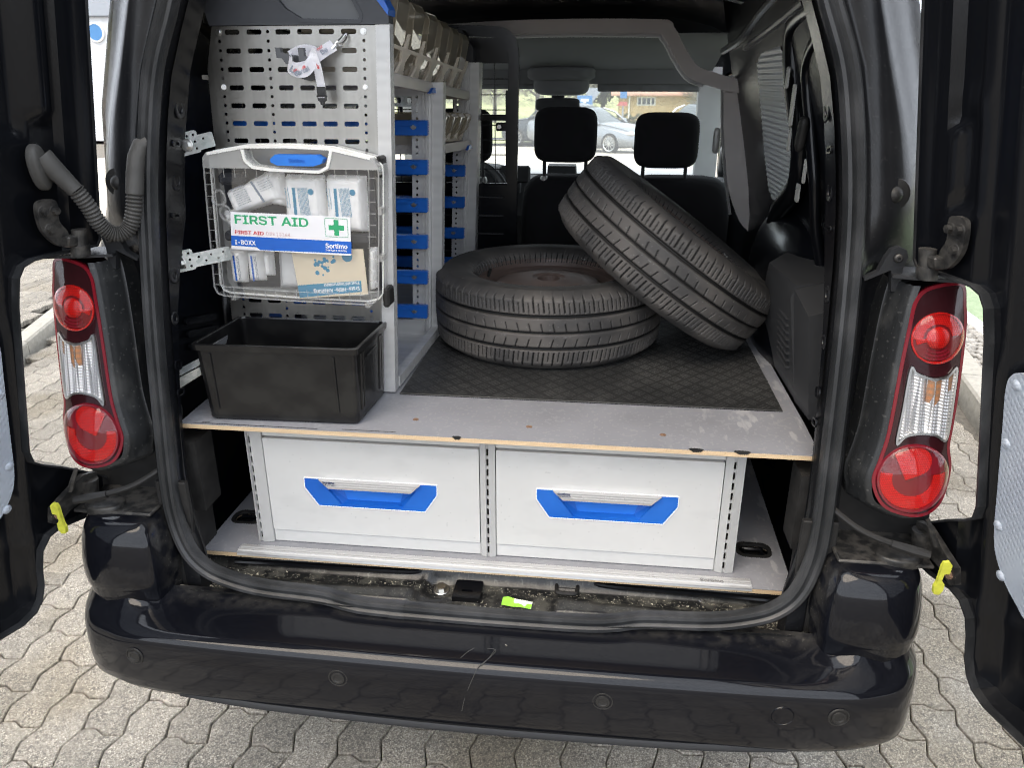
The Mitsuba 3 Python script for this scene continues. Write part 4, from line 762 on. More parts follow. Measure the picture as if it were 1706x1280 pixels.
def f_matb(p, n, uv):
    u, v = (p.x + p.y * .9) * 23, (p.y * .9 - p.x) * 23; fu, fv = u - dr.floor(u) - .5, v - dr.floor(v) - .5
    par = dr.floor(u) + dr.floor(v); odd = par - 2 * dr.floor(par / 2) > .5
    a, b = dr.select(odd, fu, fv), dr.select(odd, fv, fu)
    r = smoothstep(.0, .5, dr.cos(a * 2 * math.pi * 4.0)) * smoothstep(.42, .34, dr.abs(b)) * smoothstep(.44, .40, dr.abs(a))
    return .0013 * r
def f_matc(p, n, uv):
    c = mix((.028, .0285, .0285), (.062, .062, .060), smoothstep(.35, .8, fbm(p.x * 9, p.y * 5, 1., 4)) * .8 + smoothstep(.83, .87, noise(p.x * 330, p.y * 330, 0.)) * .6)
    return c * (.62 + .75 * f_matb(p, n, uv) / .0013)
mat('mat_rubber', bump(pr(proc(f_matc), .48, specular=.5), f_matb, 1., 4e-4))
bd = thing('floor_board', 'upper grey plywood board with a bare edge carrying tyres and crate', 'board')
bo = Polygon([(-.63, .197), (.63, .197), (.634, .34), (.634, .95), (.634, 1.66), (-.634, 1.66), (-.634, .3)])
part(bd, 'laminate', prism(bo, 'z', .8985, .9), 'grey_board', False)
part(bd, 'plywood_core', prism(bo.buffer(-.0004), 'z', .889, .8984), 'ply_edge', False, 'bare plywood edge')
for x, w in ((-.055, .010), (.405, .016), (.49, .018)): part(bd, 'chip', hull([(x - w, .1963, .9003), (x + w * .8, .1963, .9003), (x - w * .4, .1963, .8945), (x + w * .5, .1963, .8955), (x - w * .8, .2015, .9003), (x + w * .6, .2005, .9003), (x, .202, .9003)]), 'black_plastic', False)
part(bd, 'pen_mark', cat(*[box(a, b, y, y + .0016, .9, .9006) for a, b, y in ((-.60, -.34, .2005), (-.29, -.18, .204), (-.585, -.57, .206))]), 'black_plastic', False)
for x, y in ((-.155, .27), (.08, .262), (.345, .255)): part(bd, 'screw_hole', lathe([(0, .0004), (.0035, .0004), (.0055, .0011), (.0065, .0002)], 14, frame((x, y, .9), (1, 0, 0), None, (0, 0, 1))), 'rust_metal', 30)
single('rubber_mat', 'black rubber mat with a bar pattern lying on the upper board', 'mat', box(-.222, .602, .397, 1.62, .9004, .9042, .0012), 'mat_rubber', False)
lb = thing('floor_board', 'lower grey plywood board under the drawers', 'board')
lo = Polygon([(-.63, .196), (.622, .196), (.632, .80), (-.632, .80)])
cups = [(-.583, .335), (.565, .335)]
hole = union_all([affinity.translate(rrect(-.036, .036, -.026, .026, .02), x, y) for x, y in cups])
part(lb, 'laminate', prism(lo.difference(hole), 'z', .5955, .597), 'grey_board', False); part(lb, 'plywood_core', prism(lo.buffer(-.0004).difference(hole), 'z', .5855, .5954), 'ply_edge', False, 'bare plywood edge')
for x, y in cups:
    t = part(lb, 'tie_down_cup', cat(prism(affinity.translate(rrect(-.038, .038, -.028, .028, .021).difference(rrect(-.031, .031, -.021, .021, .017)), x, y), 'z', .592, .5995), prism(affinity.translate(rrect(-.034, .034, -.024, .024, .019), x, y), 'z', .574, .580)), 'black_plastic', 30)
    part(t, 'ring', cat(tube([(x - .020, y + .012, .592), (x - .018, y - .010, .594), (x - .008, y - .015, .594), (x + .008, y - .015, .594), (x + .018, y - .010, .594), (x + .020, y + .012, .592)], .0035, 7), box(x - .024, x + .024, y + .008, y + .017, .586, .596, .003)), 'inner_paint', 40)
mat('alu', pr(proc(lambda p, n, uv: mix((.50, .50, .49), (.60, .60, .59), noise(p.x * 3, p.y * 90, p.z * 90))), .42, .35))
mat('alu_bright', pr((.58, .58, .575), .36, .55))
ar = thing('edge_rail', 'silver aluminium edge rail along the front of the lower board', 'rail')
part(ar, 'profile', cat(prism([(.1925, .5905), (.1945, .5905), (.1965, .5965), (.212, .5985), (.224, .6000), (.224, .5975), (.196, .5972), (.1925, .598)], 'x', -.548, .54), *[box(-.548, .54, y, y + .0022, .5976, .6012) for y in (.202, .208, .214)]), 'alu_bright', False)
mat('print_grey', pr((.20, .20, .20), .6)); mat('print_dark', pr((.02, .02, .03), .5)); mat('print_white', pr((.85, .85, .85), .5)); mat('print_navy', pr((.015, .03, .10), .5))
part(ar, 'lettering', text('Sortimo', .0095, .0006, frame((.437, .2025, .6013), (1, 0, 0), (0, 1, .02)), True), 'print_grey', False)

mat('drawer_lacquer', pr(proc(lambda p, n, uv: mix((.53, .53, .515), (.58, .58, .565), fbm(p.x * 5, p.y * 5, p.z * 5, 3)) * (1 - .05 * smoothstep(.55, .8, fbm(p.x * 16, p.y * 9, p.z * 30, 4))) * (1 - .12 * smoothstep(.90, .95, noise(p.x * 120, p.y * 120, p.z * 120)))), .38))
mat('frame_lacquer', pr((.42, .42, .41), .4)); mat('gap_shade', pr((.01, .01, .01), .8))  # second material: near-black colour standing in for shade in gaps and holes
mat('blue_plastic', pr(proc(lambda p, n, uv: mix((.006, .095, .44), (.016, .135, .53), noise(p.x * 20, p.y * 20, p.z * 20))), .32)); mat('blue_bright', pr((.02, .17, .62), .3))
cb = thing('drawer_cabinet', 'light grey two drawer cabinet with blue handles under the upper board', 'cabinet')
Yc = .244
def slotted_post(x0, x1, xs, off):
    sl = [rrect(xs - .0022, xs + .0022, z, z + .0165, .001, 2) for z in np.arange(.606, .855, .0232)]
    return prism(sbox(x0, .598, x1, .872).difference(union_all(sl)), 'y', Yc + off, Yc + off + .003)
for x0, x1, xs in ((-.518, -.482, -.509), (-.019, .0125, -.0035), (.470, .508, .488)):
    p_ = part(cb, 'post', cat(slotted_post(x0, x1, xs, 0), box(x0, x0 + .002, Yc + .0032, Yc + .05, .598, .872), box(x1 - .002, x1, Yc + .0032, Yc + .05, .598, .872), hull([(xs - .0032, Yc - .004, .598), (xs - .0032, Yc - .004, .872), (xs - .0032, Yc - .0002, .872), (xs - .0032, Yc - .0002, .598), (x0 + .001, Yc - .0002, .598), (x0 + .001, Yc - .0002, .872)]), hull([(xs + .0032, Yc - .004, .598), (xs + .0032, Yc - .004, .872), (xs + .0032, Yc - .0002, .872), (xs + .0032, Yc - .0002, .598), (x1 - .001, Yc - .0002, .598), (x1 - .001, Yc - .0002, .872)])), 'frame_lacquer', False)
    part(p_, 'slot_shade', box(x0 + .004, x1 - .004, Yc + .012, Yc + .014, .6, .87), 'gap_shade', False)  # black sheet painting the shade seen through the slots
part(cb, 'carcass', cat(box(-.516, -.514, Yc + .052, .72, .598, .872), box(.504, .506, Yc + .052, .72, .598, .872), box(-.514, .504, .70, .702, .598, .872)), 'frame_lacquer', False)
for x0, x1 in ((-.4815, -.0195), (.013, .4695)):
    part(cb, 'top_rail', box(x0, x1, Yc + .004, Yc + .03, .8555, .871, .001), 'drawer_lacquer', False)
    part(cb, 'bottom_rail', box(x0, x1, Yc + .003, Yc + .03, .5985, .6285, .002), 'drawer_lacquer', False)
    part(cb, 'drawer_gap_shade', box(x0, x1, Yc + .032, Yc + .034, .6, .87), 'gap_shade', False)  # black sheet behind the front, in place of shade in the gap
    hx = -.2535 if x0 < 0 else .2415
    hz = .733 if x0 < 0 else .739
    hexo = Polygon([(-.1435, .032), (-.1435, .008), (-.116, -.034), (.116, -.034), (.1435, .008), (.1435, .032)])
    face = rrect(x0 + .0015, x1 - .0015, .6310, .8525, .002).difference(affinity.translate(hexo.buffer(-.001), hx, hz))
    d = part(cb, 'drawer', cat(prism(face, 'y', Yc - .001, Yc + .018), box(x0 + .01, x1 - .01, Yc + .036, .68, .636, .80)), 'drawer_lacquer', False, 'left drawer with a blue handle' if x0 < 0 else 'right drawer with a blue handle')
    fr = np.eye(4); fr[:3, 3] = (hx, Yc, hz)
    inn = affinity.scale(hexo, .955, .86)
    part(d, 'handle_border', prism(hexo.buffer(.0006).difference(hexo.buffer(-.0008)), 'y', -.0035, -.001, fr), 'print_white', False)
    sc = Polygon([(-.098, .014), (-.066, -.030), (.066, -.030), (.098, .014)])
    part(d, 'handle', cat(prism(hexo.buffer(-.0008).difference(sc), 'y', -.0028, .004, fr), mv(grid([[(-.098, .004, .014), (-.066, .004, -.030)], [(-.070, .016, .014), (-.058, .016, -.026)]]), fr), mv(grid([[(.098, .004, .014), (.066, .004, -.030)], [(.070, .016, .014), (.058, .016, -.026)]]), fr), mv(grid([[(-.066, .004, -.030), (.066, .004, -.030)], [(-.058, .016, -.026), (.058, .016, -.026)]]), fr)), 'blue_plastic', False)
    part(d, 'handle_scoop', mv(box(-.072, .072, .016, .0175, -.028, .030), fr), 'blue_bright', False)
    part(d, 'grip', cat(prism(Polygon([(-.109, .0325), (-.089, .0125), (.089, .0125), (.109, .0325)]), 'y', -.011, -.0045, fr), *[mv(box(-.104 + k * .006, .104 - k * .006, -.0122, -.0108, .0292 - k * .0055, .0308 - k * .0055), fr) for k in range(3)], mv(box(-.095, .095, -.0045, .012, .024, .030), fr)), 'alu_bright', False)
    part(d, 'lettering', cat(text('Sortimo', .0052, .0006, frame((hx - .100, Yc - .0124, hz + .0255), (1, 0, 0), (0, 0, 1)), True), text('INTELLIGENT MOBILITY', .0016, .0006, frame((hx - .0985, Yc - .0124, hz + .0215), (1, 0, 0), (0, 0, 1)))), 'print_navy', False)

# ---------------------------------------------------------------- racking on the left
def f_galv(p, n, uv):
    k = fbm(p.x * 6, p.z * 5, p.y * 3, 4); s = noise(p.x * 240, 0., p.z * 7)
    return mix((.28, .275, .26), (.47, .46, .43), k) * (.92 + .12 * s)
mat('galvanised', pr(proc(f_galv), proc(lambda p, n, uv: .30 + .16 * fbm(p.x * 9, p.z * 8, 0., 3)), 1.))
mat('galv_bracket', pr(proc(lambda p, n, uv: mix((.45, .50, .49), (.68, .70, .69), voronoi(p.x * 160, p.z * 160)[2])), .35, .6))
mat('grey_cap', pr((.045, .048, .055), .5)); mat('grey_cap_light', pr((.12, .125, .13), .5)); mat('bin_beige', pr((.80, .73, .62), .5)); mat('tray_beige', pr((.55, .52, .48), .45))
mat('bin_rim', pr((.55, .52, .45), .25)); mat('clear_plastic', {'type': 'blendbsdf', 'weight': .34, 'a': {'type': 'thindielectric', 'int_ior': 1.6, 'specular_transmittance': {'type': 'rgb', 'value': [.93, .91, .86]}}, 'b': {'type': 'principledthin', 'base_color': {'type': 'rgb', 'value': [.85, .78, .64]}, 'roughness': .25, 'diff_trans': 1.0}}, False)
RS = lambda m: (lambda c: (setattr(c, 'vertices', c.vertices + np.column_stack([.042 * (c.vertices[:, 2] - .9), c.vertices[:, 2] * 0, c.vertices[:, 2] * 0])), c)[1])(m.copy())
rk = thing('shelving_rack', 'silver racking along the left wall with a perforated metal end panel and blue runners', 'rack')
ZR = 1.6355; PZ = .0332
po = Polygon([(-.600, 1.062), (-.600, 1.57), (-.583, 1.646), (-.259, 1.646), (-.259, .905), (-.58, .905), (-.592, .95)])
holes = []
for k in range(20):
    z = ZR - PZ * k; sh = -.031 * 0
    for c in (-.558, -.514, -.4565, -.4135, -.3705, -.3275):
        if -.6 < c: holes.append(rrect(c, c + .0295, z - .0046, z + .0046, .0035, 3))
for k in range(42):
    z = ZR + .0005 - PZ / 2 * k
    for c in (-.570, -.472, -.2835): holes.append(Point(c, z).buffer(.0031, quad_segs=3))
part(rk, 'end_panel', RS(prism(po.difference(union_all([h for h in holes if po.buffer(-.004).contains(h)])), 'y', .404, .4056)), 'galvanised', False, 'perforated galvanised end panel')
part(rk, 'panel_cap', cat(*[RS(lathe([(0, .0025), (.0045, .0022), (.0055, 0)], 14, frame((x, .404, z), (1, 0, 0), None, (0, -1, 0)))) for x, z in ((-.570, 1.537), (-.2835, 1.537))]), 'print_white', 30)
for x, z in ((-.570, ZR), (-.2835, ZR)): part(rk, 'panel_screw', RS(bolt((x, .404, z), (0, -1, 0), .004, .003)), 'steel', 30)
def post_prof(x0, y0, w=.027, d=.028):
    g = sbox(x0, y0, x0 + w, y0 + d); 
    return g.difference(union_all([sbox(x0 + w - .003, y0 + .008, x0 + w + .01, y0 + .011), sbox(x0 + w - .003, y0 + .017, x0 + w + .01, y0 + .020)]))
part(rk, 'post', RS(prism(post_prof(-.2595, .4005), 'z', .9045, 1.648)), 'alu', False)
part(rk, 'post', RS(prism(post_prof(-.240, .812, .026, .034), 'z', .9045, 1.545)), 'alu', False)
part(rk, 'post', RS(prism(post_prof(-.249, 1.36, .034, .07), 'z', .9045, 1.60)), 'alu', False)
def perf_strip(x0, x1, y, z0, z1):
    h = union_all([Point((x0 + x1) / 2, z).buffer(.0034, quad_segs=3) for z in np.arange(z0 + .01, z1 - .006, .0166)])
    return RS(prism(sbox(x0, z0, x1, z1).difference(h), 'y', y, y + .002))
for y, x0, zt in ((.796, -.288, 1.545), (1.345, -.29, 1.60)):
    part(rk, 'frame_strip', cat(perf_strip(x0, x0 + .026, y, .905, zt), RS(box(x0 + .0265, x0 + .031, y - .004, y + .02, .905, zt)), RS(box(x0 + .036, x0 + .042, y - .004, y + .02, .905, zt)), RS(box(x0 + .026, x0 + .048, y + .004, y + .02, .905, zt)), perf_strip(-.60, -.575, y, .905, zt), RS(box(-.60, -.26, y, y + .002, .905, .952)), RS(box(-.60, -.26, y, y + .002, zt - .03, zt))), 'alu', False, 'perforated upright strip')
def runner(x1, y, z, x0=-.585, w=.020):
    r = part(rk, 'runner', RS(cat(box(x0, x1, y - w, y - .001, z - .0175, z + .0175, .002), box(x0, x1 - .02, y - w - .003, y - w, z + .004, z + .012, .001), box(x1 - .10, x1 - .075, y - w - .0015, y - w, z - .008, z - .003))), 'blue_plastic', False)
    part(r, 'screw', RS(cat(lathe([(.0075, 0), (.0075, .001), (.006, .001)], 14, frame((x1 - .034, y - w, z + .004), (1, 0, 0), None, (0, -1, 0))), bolt((x1 - .034, y - w, z + .004), (0, -1, 0), .0038, .003))), 'steel', 30)
for k in range(6): runner(-.2445, .794, 1.442 - .0925 * k)
for k in range(4): runner(-.247, 1.343, 1.283 - .0985 * k)
for k in range(3): part(rk, 'inner_runner', RS(box(-.585, -.268, .44, .455, 1.466 - .0925 * k - .0165, 1.466 - .0925 * k + .0165, .002)), 'blue_plastic', False)
for k in range(5): part(rk, 'inner_runner', RS(box(-.585, -.262, 1.32, 1.341, 1.395 - .0925 * k - .05, 1.395 - .0925 * k - .016, .002)) if False else RS(box(-.60, -.585, .46, 1.33, 1.395 - .0925 * k - .03, 1.395 - .0925 * k, .002)), 'blue_plastic', False)
part(rk, 'base_rail', cat(hull([(x, y, z) for y, xx in ((.432, -.249), (.812, -.238)) for x in (xx, xx + .02) for z in (.906, .930)]), hull([(x, y, z) for y, xx in ((.848, -.236), (1.36, -.232)) for x in (xx, xx + .02) for z in (.906, .930)]), box(-.60, -.252, .42, 1.36, .9045, .910), box(-.60, -.252, .445, .447, .911, .95)), 'alu', False)
part(rk, 'corner_plate', cat(prism(sbox(-.60, 1.49, -.25, 1.52).difference(union_all([rrect(x, x + .03, 1.498, 1.512, .004) for x in np.arange(-.59, -.27, .045)])), 'y', .80, .802)), 'galv_bracket', False)
zt = lambda y: 1.563 - .053 * (y - .44)
def tray(y0, y1, f, lip=.022, xe=-.212):
    P = []
    for y in (y0, y1):
        z = f(y); P.append([(-.60, y, z - .004), (xe - .03, y, z - .008), (xe - .012, y, z), (xe - .002, y, z + .002), (xe, y, z - .004), (xe - .002, y, z - lip), (xe - .006, y, z - lip), (xe - .007, y, z - .010), (xe - .03, y, z - .014), (-.60, y, z - .012), (-.60, y, z - .004)])
    return cat(grid(P), hull(P[0]), hull(P[1]))
zt2 = lambda y: 1.395 - .045 * (y - .86)
part(rk, 'tray', tray(.432, .845, zt), 'tray_beige', 30); part(rk, 'tray', tray(.847, 1.335, zt), 'tray_beige', 30); part(rk, 'tray', tray(.85, 1.338, zt2), 'tray_beige', 30)
for y, f in ((.79, zt), (1.28, zt2)): part(rk, 'tray_clip', hull([(-.216, y - .03, f(y) - .024), (-.206, y - .03, f(y) - .024), (-.216, y + .045, f(y) - .024), (-.206, y + .045, f(y) - .024), (-.216, y + .0, f(y) - .012), (-.206, y + .0, f(y) - .012), (-.206, y + .03, f(y) - .012)]), 'blue_plastic', False)
# dark end cap on top of the panel with its recess and blue corner
cap = Polygon([(-.585, 1.647), (-.2335, 1.647), (-.2335, 1.661), (-.262, 1.700), (-.300, 1.742), (-.585, 1.742), (-.60, 1.70)])
rec = Polygon([(-.475, 1.73), (-.455, 1.700), (-.432, 1.674), (-.402, 1.657), (-.290, 1.6545), (-.288, 1.663), (-.312, 1.705), (-.325, 1.73)]).buffer(-.003).buffer(.002)
ec = part(rk, 'end_cap', RS(cat(prism(cap.difference(rec), 'y', .398, .43), prism(rec, 'y', .41, .412), prism(rec.buffer(.007).difference(rec), 'y', .3965, .3978))), 'grey_cap', 30, 'dark grey plastic end cap')
part(ec, 'recess', RS(prism(rec.buffer(-.0005), 'y', .407, .4095)), 'grey_cap_light', False)
part(ec, 'blue_corner', RS(hull([(x, y, z) for x, z in ((-.300, 1.7425), (-.262, 1.7005), (-.2335, 1.6615), (-.2325, 1.672), (-.250, 1.705), (-.272, 1.7425)) for y in (.394, .445)])), 'blue_plastic', 20)
part(rk, 'back_cap', RS(prism(Polygon([(-.585, 1.60), (-.235, 1.60), (-.235, 1.640), (-.27, 1.69), (-.585, 1.69)]), 'y', 1.36, 1.42)), 'grey_cap', 20)
# bin holders and clear bins
def holder(f, y0, n, w, h, sx):
    cell = Polygon([(0, 0), (w, 0), (w, h), (0, h)]).difference(Polygon([(w * .20, h * .08), (w * .80, h * .08), (w * .93, h * .5), (w * .78, h * .88), (w * .32, h * .88), (w * .12, h * .5)]))
    g = union_all([affinity.translate(cell, y0 + k * w, 0) for k in range(n)] + [Polygon([(y0 + k * w - .010, h * .9), (y0 + k * w + .012, h * .9), (y0 + k * w + .004, h * 1.5), (y0 + k * w - .002, h * 1.5)]) for k in range(n + 1)])
    m = prism(g, 'x', -.006, 0); V = m.vertices.copy(); V[:, 0] += sx - .028 + .35 * V[:, 2]; V[:, 2] += f(V[:, 1]) + .003; m.vertices = V
    b = []
    for k in range(n + 1): y = y0 + k * w; b.append(hull([(sx - .18, y - .003, f(y)), (sx - .18, y + .003, f(y)), (sx - .035, y - .003, f(y)), (sx - .035, y + .003, f(y)), (sx - .01, y - .002, f(y) + h), (sx - .01, y + .002, f(y) + h), (sx - .18, y, f(y) + h * 1.3)]))
    return cat(m, *b)
part(rk, 'bin_holder', holder(zt, .462, 6, .141, .055, -.212), 'bin_beige', 30, 'beige holder for the six clear bins'); part(rk, 'bin_holder', holder(zt2, .885, 4, .112, .045, -.212), 'bin_beige', 30, 'beige holder for the four small clear bins')
def clear_bin(label, grp, yc, z0, w, h, sx):
    t = thing('storage_bin', label, 'bin', grp)
    def ring(z, e, fx): return [(sx - .20, yc - w / 2 - e, z), (sx - .20, yc + w / 2 + e, z), (fx - .012, yc + w / 2 + e, z), (fx, yc + w / 2 + e - .014, z), (fx, yc - w / 2 - e + .014, z), (fx - .012, yc - w / 2 - e, z), (sx - .20, yc - w / 2 - e, z)]
    P = [ring(z0 + .008, -.010, sx - .05), ring(z0 + h * .45, -.004, sx - .018), ring(z0 + h * .9, .0, sx - .004), ring(z0 + h, .002, sx - .012)]
    part(t, 'shell', cat(grid(P), trimesh.Trimesh(P[0][:6], [[0, 1, 2], [0, 2, 5], [2, 3, 4], [2, 4, 5]])), 'clear_plastic', 30)
    part(t, 'rim', tube(P[3][:6], .0012, 5, True), 'clear_plastic', 30)
    part(t, 'corner', tube([P[0][3], P[1][3], P[2][3], P[3][3]], .0009, 5), 'clear_plastic', 30); part(t, 'corner', tube([P[0][4], P[1][4], P[2][4], P[3][4]], .0009, 5), 'clear_plastic', 30)
nth = ['nearest', 'second', 'third', 'fourth', 'fifth', 'farthest']
for k in range(6): clear_bin(f'clear plastic bin on the top tray, {nth[k]} from the rear doors', 'clear bins on the top tray', .532 + .141 * k, zt(.532 + .141 * k), .125, .150, -.200)
for k in range(4): clear_bin(f'small clear bin on the lower tray of the rack, {["nearest", "second", "third", "farthest"][k]} from the rear doors', 'small clear bins on the lower tray', .941 + .112 * k, zt2(.941 + .112 * k), .098, .078, -.200)
part(rk, 'twist_lock', cat(lathe([(0, .01), (.018, .008), (.02, 0)], 18, frame((-.214, 1.392, 1.27), (0, 1, 0), None, (.3, -1, 0)))), 'grey_cap_light', 30)

# steel brackets tying the rack to the left pillar, and the loose angle
def bracket(label, x0, z0, x1, y0, y1):
    t = thing('steel_bracket', label, 'bracket')
    fr = frame((x0, y0, z0), (x1 - x0, y1 - y0, .012), None, (0, 0, 1)); l = math.hypot(x1 - x0, y1 - y0)
    pl_ = rrect(0, .042, -.021, .021, .005).difference(union_all([Point(.008 + .013 * i, .013 * j).buffer(.0026, quad_segs=3) for i in range(3) for j in (-1, 0, 1) if (i, j) != (1, 0)]))
    arm = rrect(.040, l, -.017, .011, .003).difference(union_all([Point(.052 + .012 * i, .005 * (-1) ** i - .003).buffer(.0024, quad_segs=3) for i in range(int((l - .05) / .012))]))
    part(t, 'plate', prism(union_all([pl_, arm]), 'y', -.0015, .001, fr), 'galv_bracket', False)
    part(t, 'bolt', bolt((x0 + .019, y0 - .002, z0 + .001), (0, -1, .1), .0075, .008), 'steel', 25)
bracket('upper perforated steel bracket joining the left pillar to the rack', -.598, 1.434, -.556, .30, .36)
bracket('lower perforated steel bracket with a long arm beside the first aid case', -.635, 1.212, -.545, .275, .345)
single('steel_angle', 'short galvanised angle bar left of the black crate', 'angle bar', cat(hull([(-.668, .235, .972), (-.655, .235, .992), (-.598, .262, 1.020), (-.598, .25, 1.006), (-.66, .225, .975)]), hull([(-.668, .225, .968), (-.668, .229, .968), (-.598, .25, 1.003), (-.598, .254, 1.003), (-.655, .235, .950), (-.598, .254, .985)])), 'galv_bracket', False)
# ---------------------------------------------------------------- tyres
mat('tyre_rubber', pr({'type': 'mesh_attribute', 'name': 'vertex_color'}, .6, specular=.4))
mat('rim_steel', pr(proc(lambda p, n, uv: mix((.075, .056, .049), (.13, .092, .078), fbm(p.x * 16, p.y * 16, p.z * 16, 4))), .5))
def tyre_mesh(R, w, n=1440):
    h = w / 2
    out = [(.192, -h * .62), (.197, -h * .80), (.206, -h * .90), (.225, -h * .97), (.250, -h), (.268, -h * .985), (.2695, -h * .995), (.273, -h * .975), (R - .018, -h * .90), (R - .008, -h * .835), (R - .0035, -h * .77)]
    tread = [(R, a * h) for a in np.linspace(-.74, .74, 58)]
    prof = np.array(out + tread + [(r, -a) for r, a in out[::-1]])
    th = np.arange(n + 1) * 2 * np.pi / n; r0 = prof[:, 0][:, None] * np.ones_like(th); a = prof[:, 1][:, None] * np.ones_like(th); u = a / h
    cut = np.zeros_like(r0); on = np.abs(u) < .86
    r0 = r0 - .004 * (np.abs(u) / .74) ** 2 * (np.abs(u) < .75)
    for g in (-.40, 0, .40): cut = np.maximum(cut, .0075 * sm(-np.abs(u - g), -.042, -.028))
    ph = th[None] * np.ones_like(r0)
    def slits(count, width, lean, curve, lo, hi, depth, off=0.):
        f = (ph * count / (2 * np.pi) + lean * u + curve * u * u + off) % 1; d = np.minimum(f, 1 - f) / count * 2 * np.pi * R
        return depth * sm(-d, -width, -width * .35) * (u > lo) * (u < hi)
    for s in (1, -1):
        v = u * s
        f = (ph * 78 / (2 * np.pi) + .5 * v) % 1; d = np.minimum(f, 1 - f) / 78 * 2 * np.pi * R; cut = np.maximum(cut, .0042 * sm(-d, -.0024, -.0009) * (v > .50) * (v < .90))
        f = (ph * 78 / (2 * np.pi) + .5 * v + .5) % 1; d = np.minimum(f, 1 - f) / 78 * 2 * np.pi * R; cut = np.maximum(cut, .0026 * sm(-d, -.0018, -.0007) * (v > .46) * (v < .72))
        f = (ph * 66 / (2 * np.pi) + .9 * v * v + .6 * v) % 1; d = np.minimum(f, 1 - f) / 66 * 2 * np.pi * R; cut = np.maximum(cut, .0030 * sm(-d, -.0020, -.0007) * (v > (.03 if s > 0 else .16)) * (v < (.24 if s > 0 else .38)))
    r0 = r0 - cut * on
    V = np.stack([r0 * np.cos(ph), r0 * np.sin(ph), a], -1)[:, :-1]; k, n = V.shape[:2]
    i, j = np.meshgrid(np.arange(k - 1), np.arange(n), indexing='ij'); j2 = (j + 1) % n
    q = np.stack([i * n + j, (i + 1) * n + j, (i + 1) * n + j2, i * n + j2], -1).reshape(-1, 4)
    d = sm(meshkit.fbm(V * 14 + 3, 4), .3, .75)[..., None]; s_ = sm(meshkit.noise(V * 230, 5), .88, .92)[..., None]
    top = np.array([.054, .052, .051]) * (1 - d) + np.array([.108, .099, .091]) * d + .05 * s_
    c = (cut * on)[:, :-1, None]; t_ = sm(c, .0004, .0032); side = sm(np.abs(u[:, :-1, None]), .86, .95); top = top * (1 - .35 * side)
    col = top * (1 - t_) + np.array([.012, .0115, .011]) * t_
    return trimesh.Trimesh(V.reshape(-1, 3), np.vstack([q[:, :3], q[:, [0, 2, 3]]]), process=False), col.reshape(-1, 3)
def wheel(label, c, tilt, az, R, w, spin):
    t = thing('car_tyre', label, 'tyre', 'tyres lying in the load bay')
    a = np.array([math.sin(tilt) * math.cos(az), math.sin(tilt) * math.sin(az), math.cos(tilt)]); fr = frame(c, np.cross(a, [math.sin(spin), math.cos(spin), .1]), None, a)
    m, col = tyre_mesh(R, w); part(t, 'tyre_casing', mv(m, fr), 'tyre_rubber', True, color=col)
    rm = part(t, 'steel_rim', lathe([(.193, .055), (.201, .066), (.200, .071), (.195, .072), (.190, .066), (.188, .05), (.175, .045), (.170, .02), (.166, .012), (.158, .012), (.150, .024), (.140, .046), (.128, .054), (.09, .060), (.045, .063), (.040, .059), (.030, .059), (.028, .02), (0, .02)], 72, fr), 'rim_steel', 35, 'dark brown steel rim')
    part(rm, 'bolt_hole', cat(*[lathe([(.0095, 0.0625), (.0085, .0635), (.0065, .0625), (.0065, .05), (0, .05)], 14, fr @ frame((.052 * math.cos(k), .052 * math.sin(k), -.002), (1, 0, 0), None, (0, 0, 1))) for k in np.arange(5) * 2 * math.pi / 5]), 'gap_shade', 30)  # holes coloured near-black to paint the shade inside them
    part(rm, 'valve', tube([(fr @ [.178, 0, .045, 1])[:3], (fr @ [.170, 0, .068, 1])[:3]], .004, 8), 'black_plastic', 30)
    part(rm, 'balance_weight', mv(hull([(.193, y, z) for y in (.02, .045) for z in (.072, .076)] + [(.199, y, z) for y in (.02, .045) for z in (.071, .075)]), fr @ frame((0, 0, 0), (-.3, -1, 0), None, (0, 0, 1))), 'bracket_metal', 30)
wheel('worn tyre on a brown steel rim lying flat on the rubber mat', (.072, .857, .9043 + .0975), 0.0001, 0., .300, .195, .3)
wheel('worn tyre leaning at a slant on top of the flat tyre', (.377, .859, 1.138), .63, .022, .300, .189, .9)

# ---------------------------------------------------------------- black crate
mat('crate_plastic', pr(proc(lambda p, n, uv: mix((.006, .006, .0065), (.014, .014, .0135), smoothstep(.4, .75, fbm(p.x * 22, p.y * 22, p.z * 22, 4)))), .24, specular=.5))
ck = thing('plastic_crate', 'empty black plastic crate on the left end of the upper board', 'crate')
zb, zt_ = .9015, 1.0655
def crate_ring(z, e): return [(-.576 - e, .220 - e), (-.262 + e, .228 - e), (-.254 + e, .398 + e), (-.566 - e, .398 + e)]
def cring(z, e, r=.012):
    p = Polygon(crate_ring(z, e)).buffer(-r).buffer(r, quad_segs=4); c = np.array(p.exterior.coords)[:-1]; return c
R_ = []
for z, e in ((zb, -.004), (zb + .005, .0), (zt_ - .012, .0065), (zt_ - .0115, .0115), (zt_, .0125), (zt_ + .0012, .011), (zt_ + .0012, .0055), (zt_ - .003, .0038), (zb + .006, -.0025)): R_.append(np.column_stack([cring(z, e), np.full(len(cring(z, e)), z)]))
k_ = min(len(r) for r in R_); R_ = [r if len(r) == k_ else None for r in R_]; R_ = [r for r in R_ if r is not None]
P = np.array(R_); P = np.concatenate([P, P[:, :1]], 1); body = grid(P)
fl0 = hull(np.vstack([R_[0], R_[-1]]) * [1, 1, 0] + [0, 0, zb + .001]) if False else prism(Polygon(R_[0][:, :2]), 'z', zb, zb + .004)
part(ck, 'body', cat(body, fl0), 'crate_plastic', 30)
def yf(x, z): return .220 + (x + .576) * .0255 - .0065 * (z - zb) / .16 - .0003
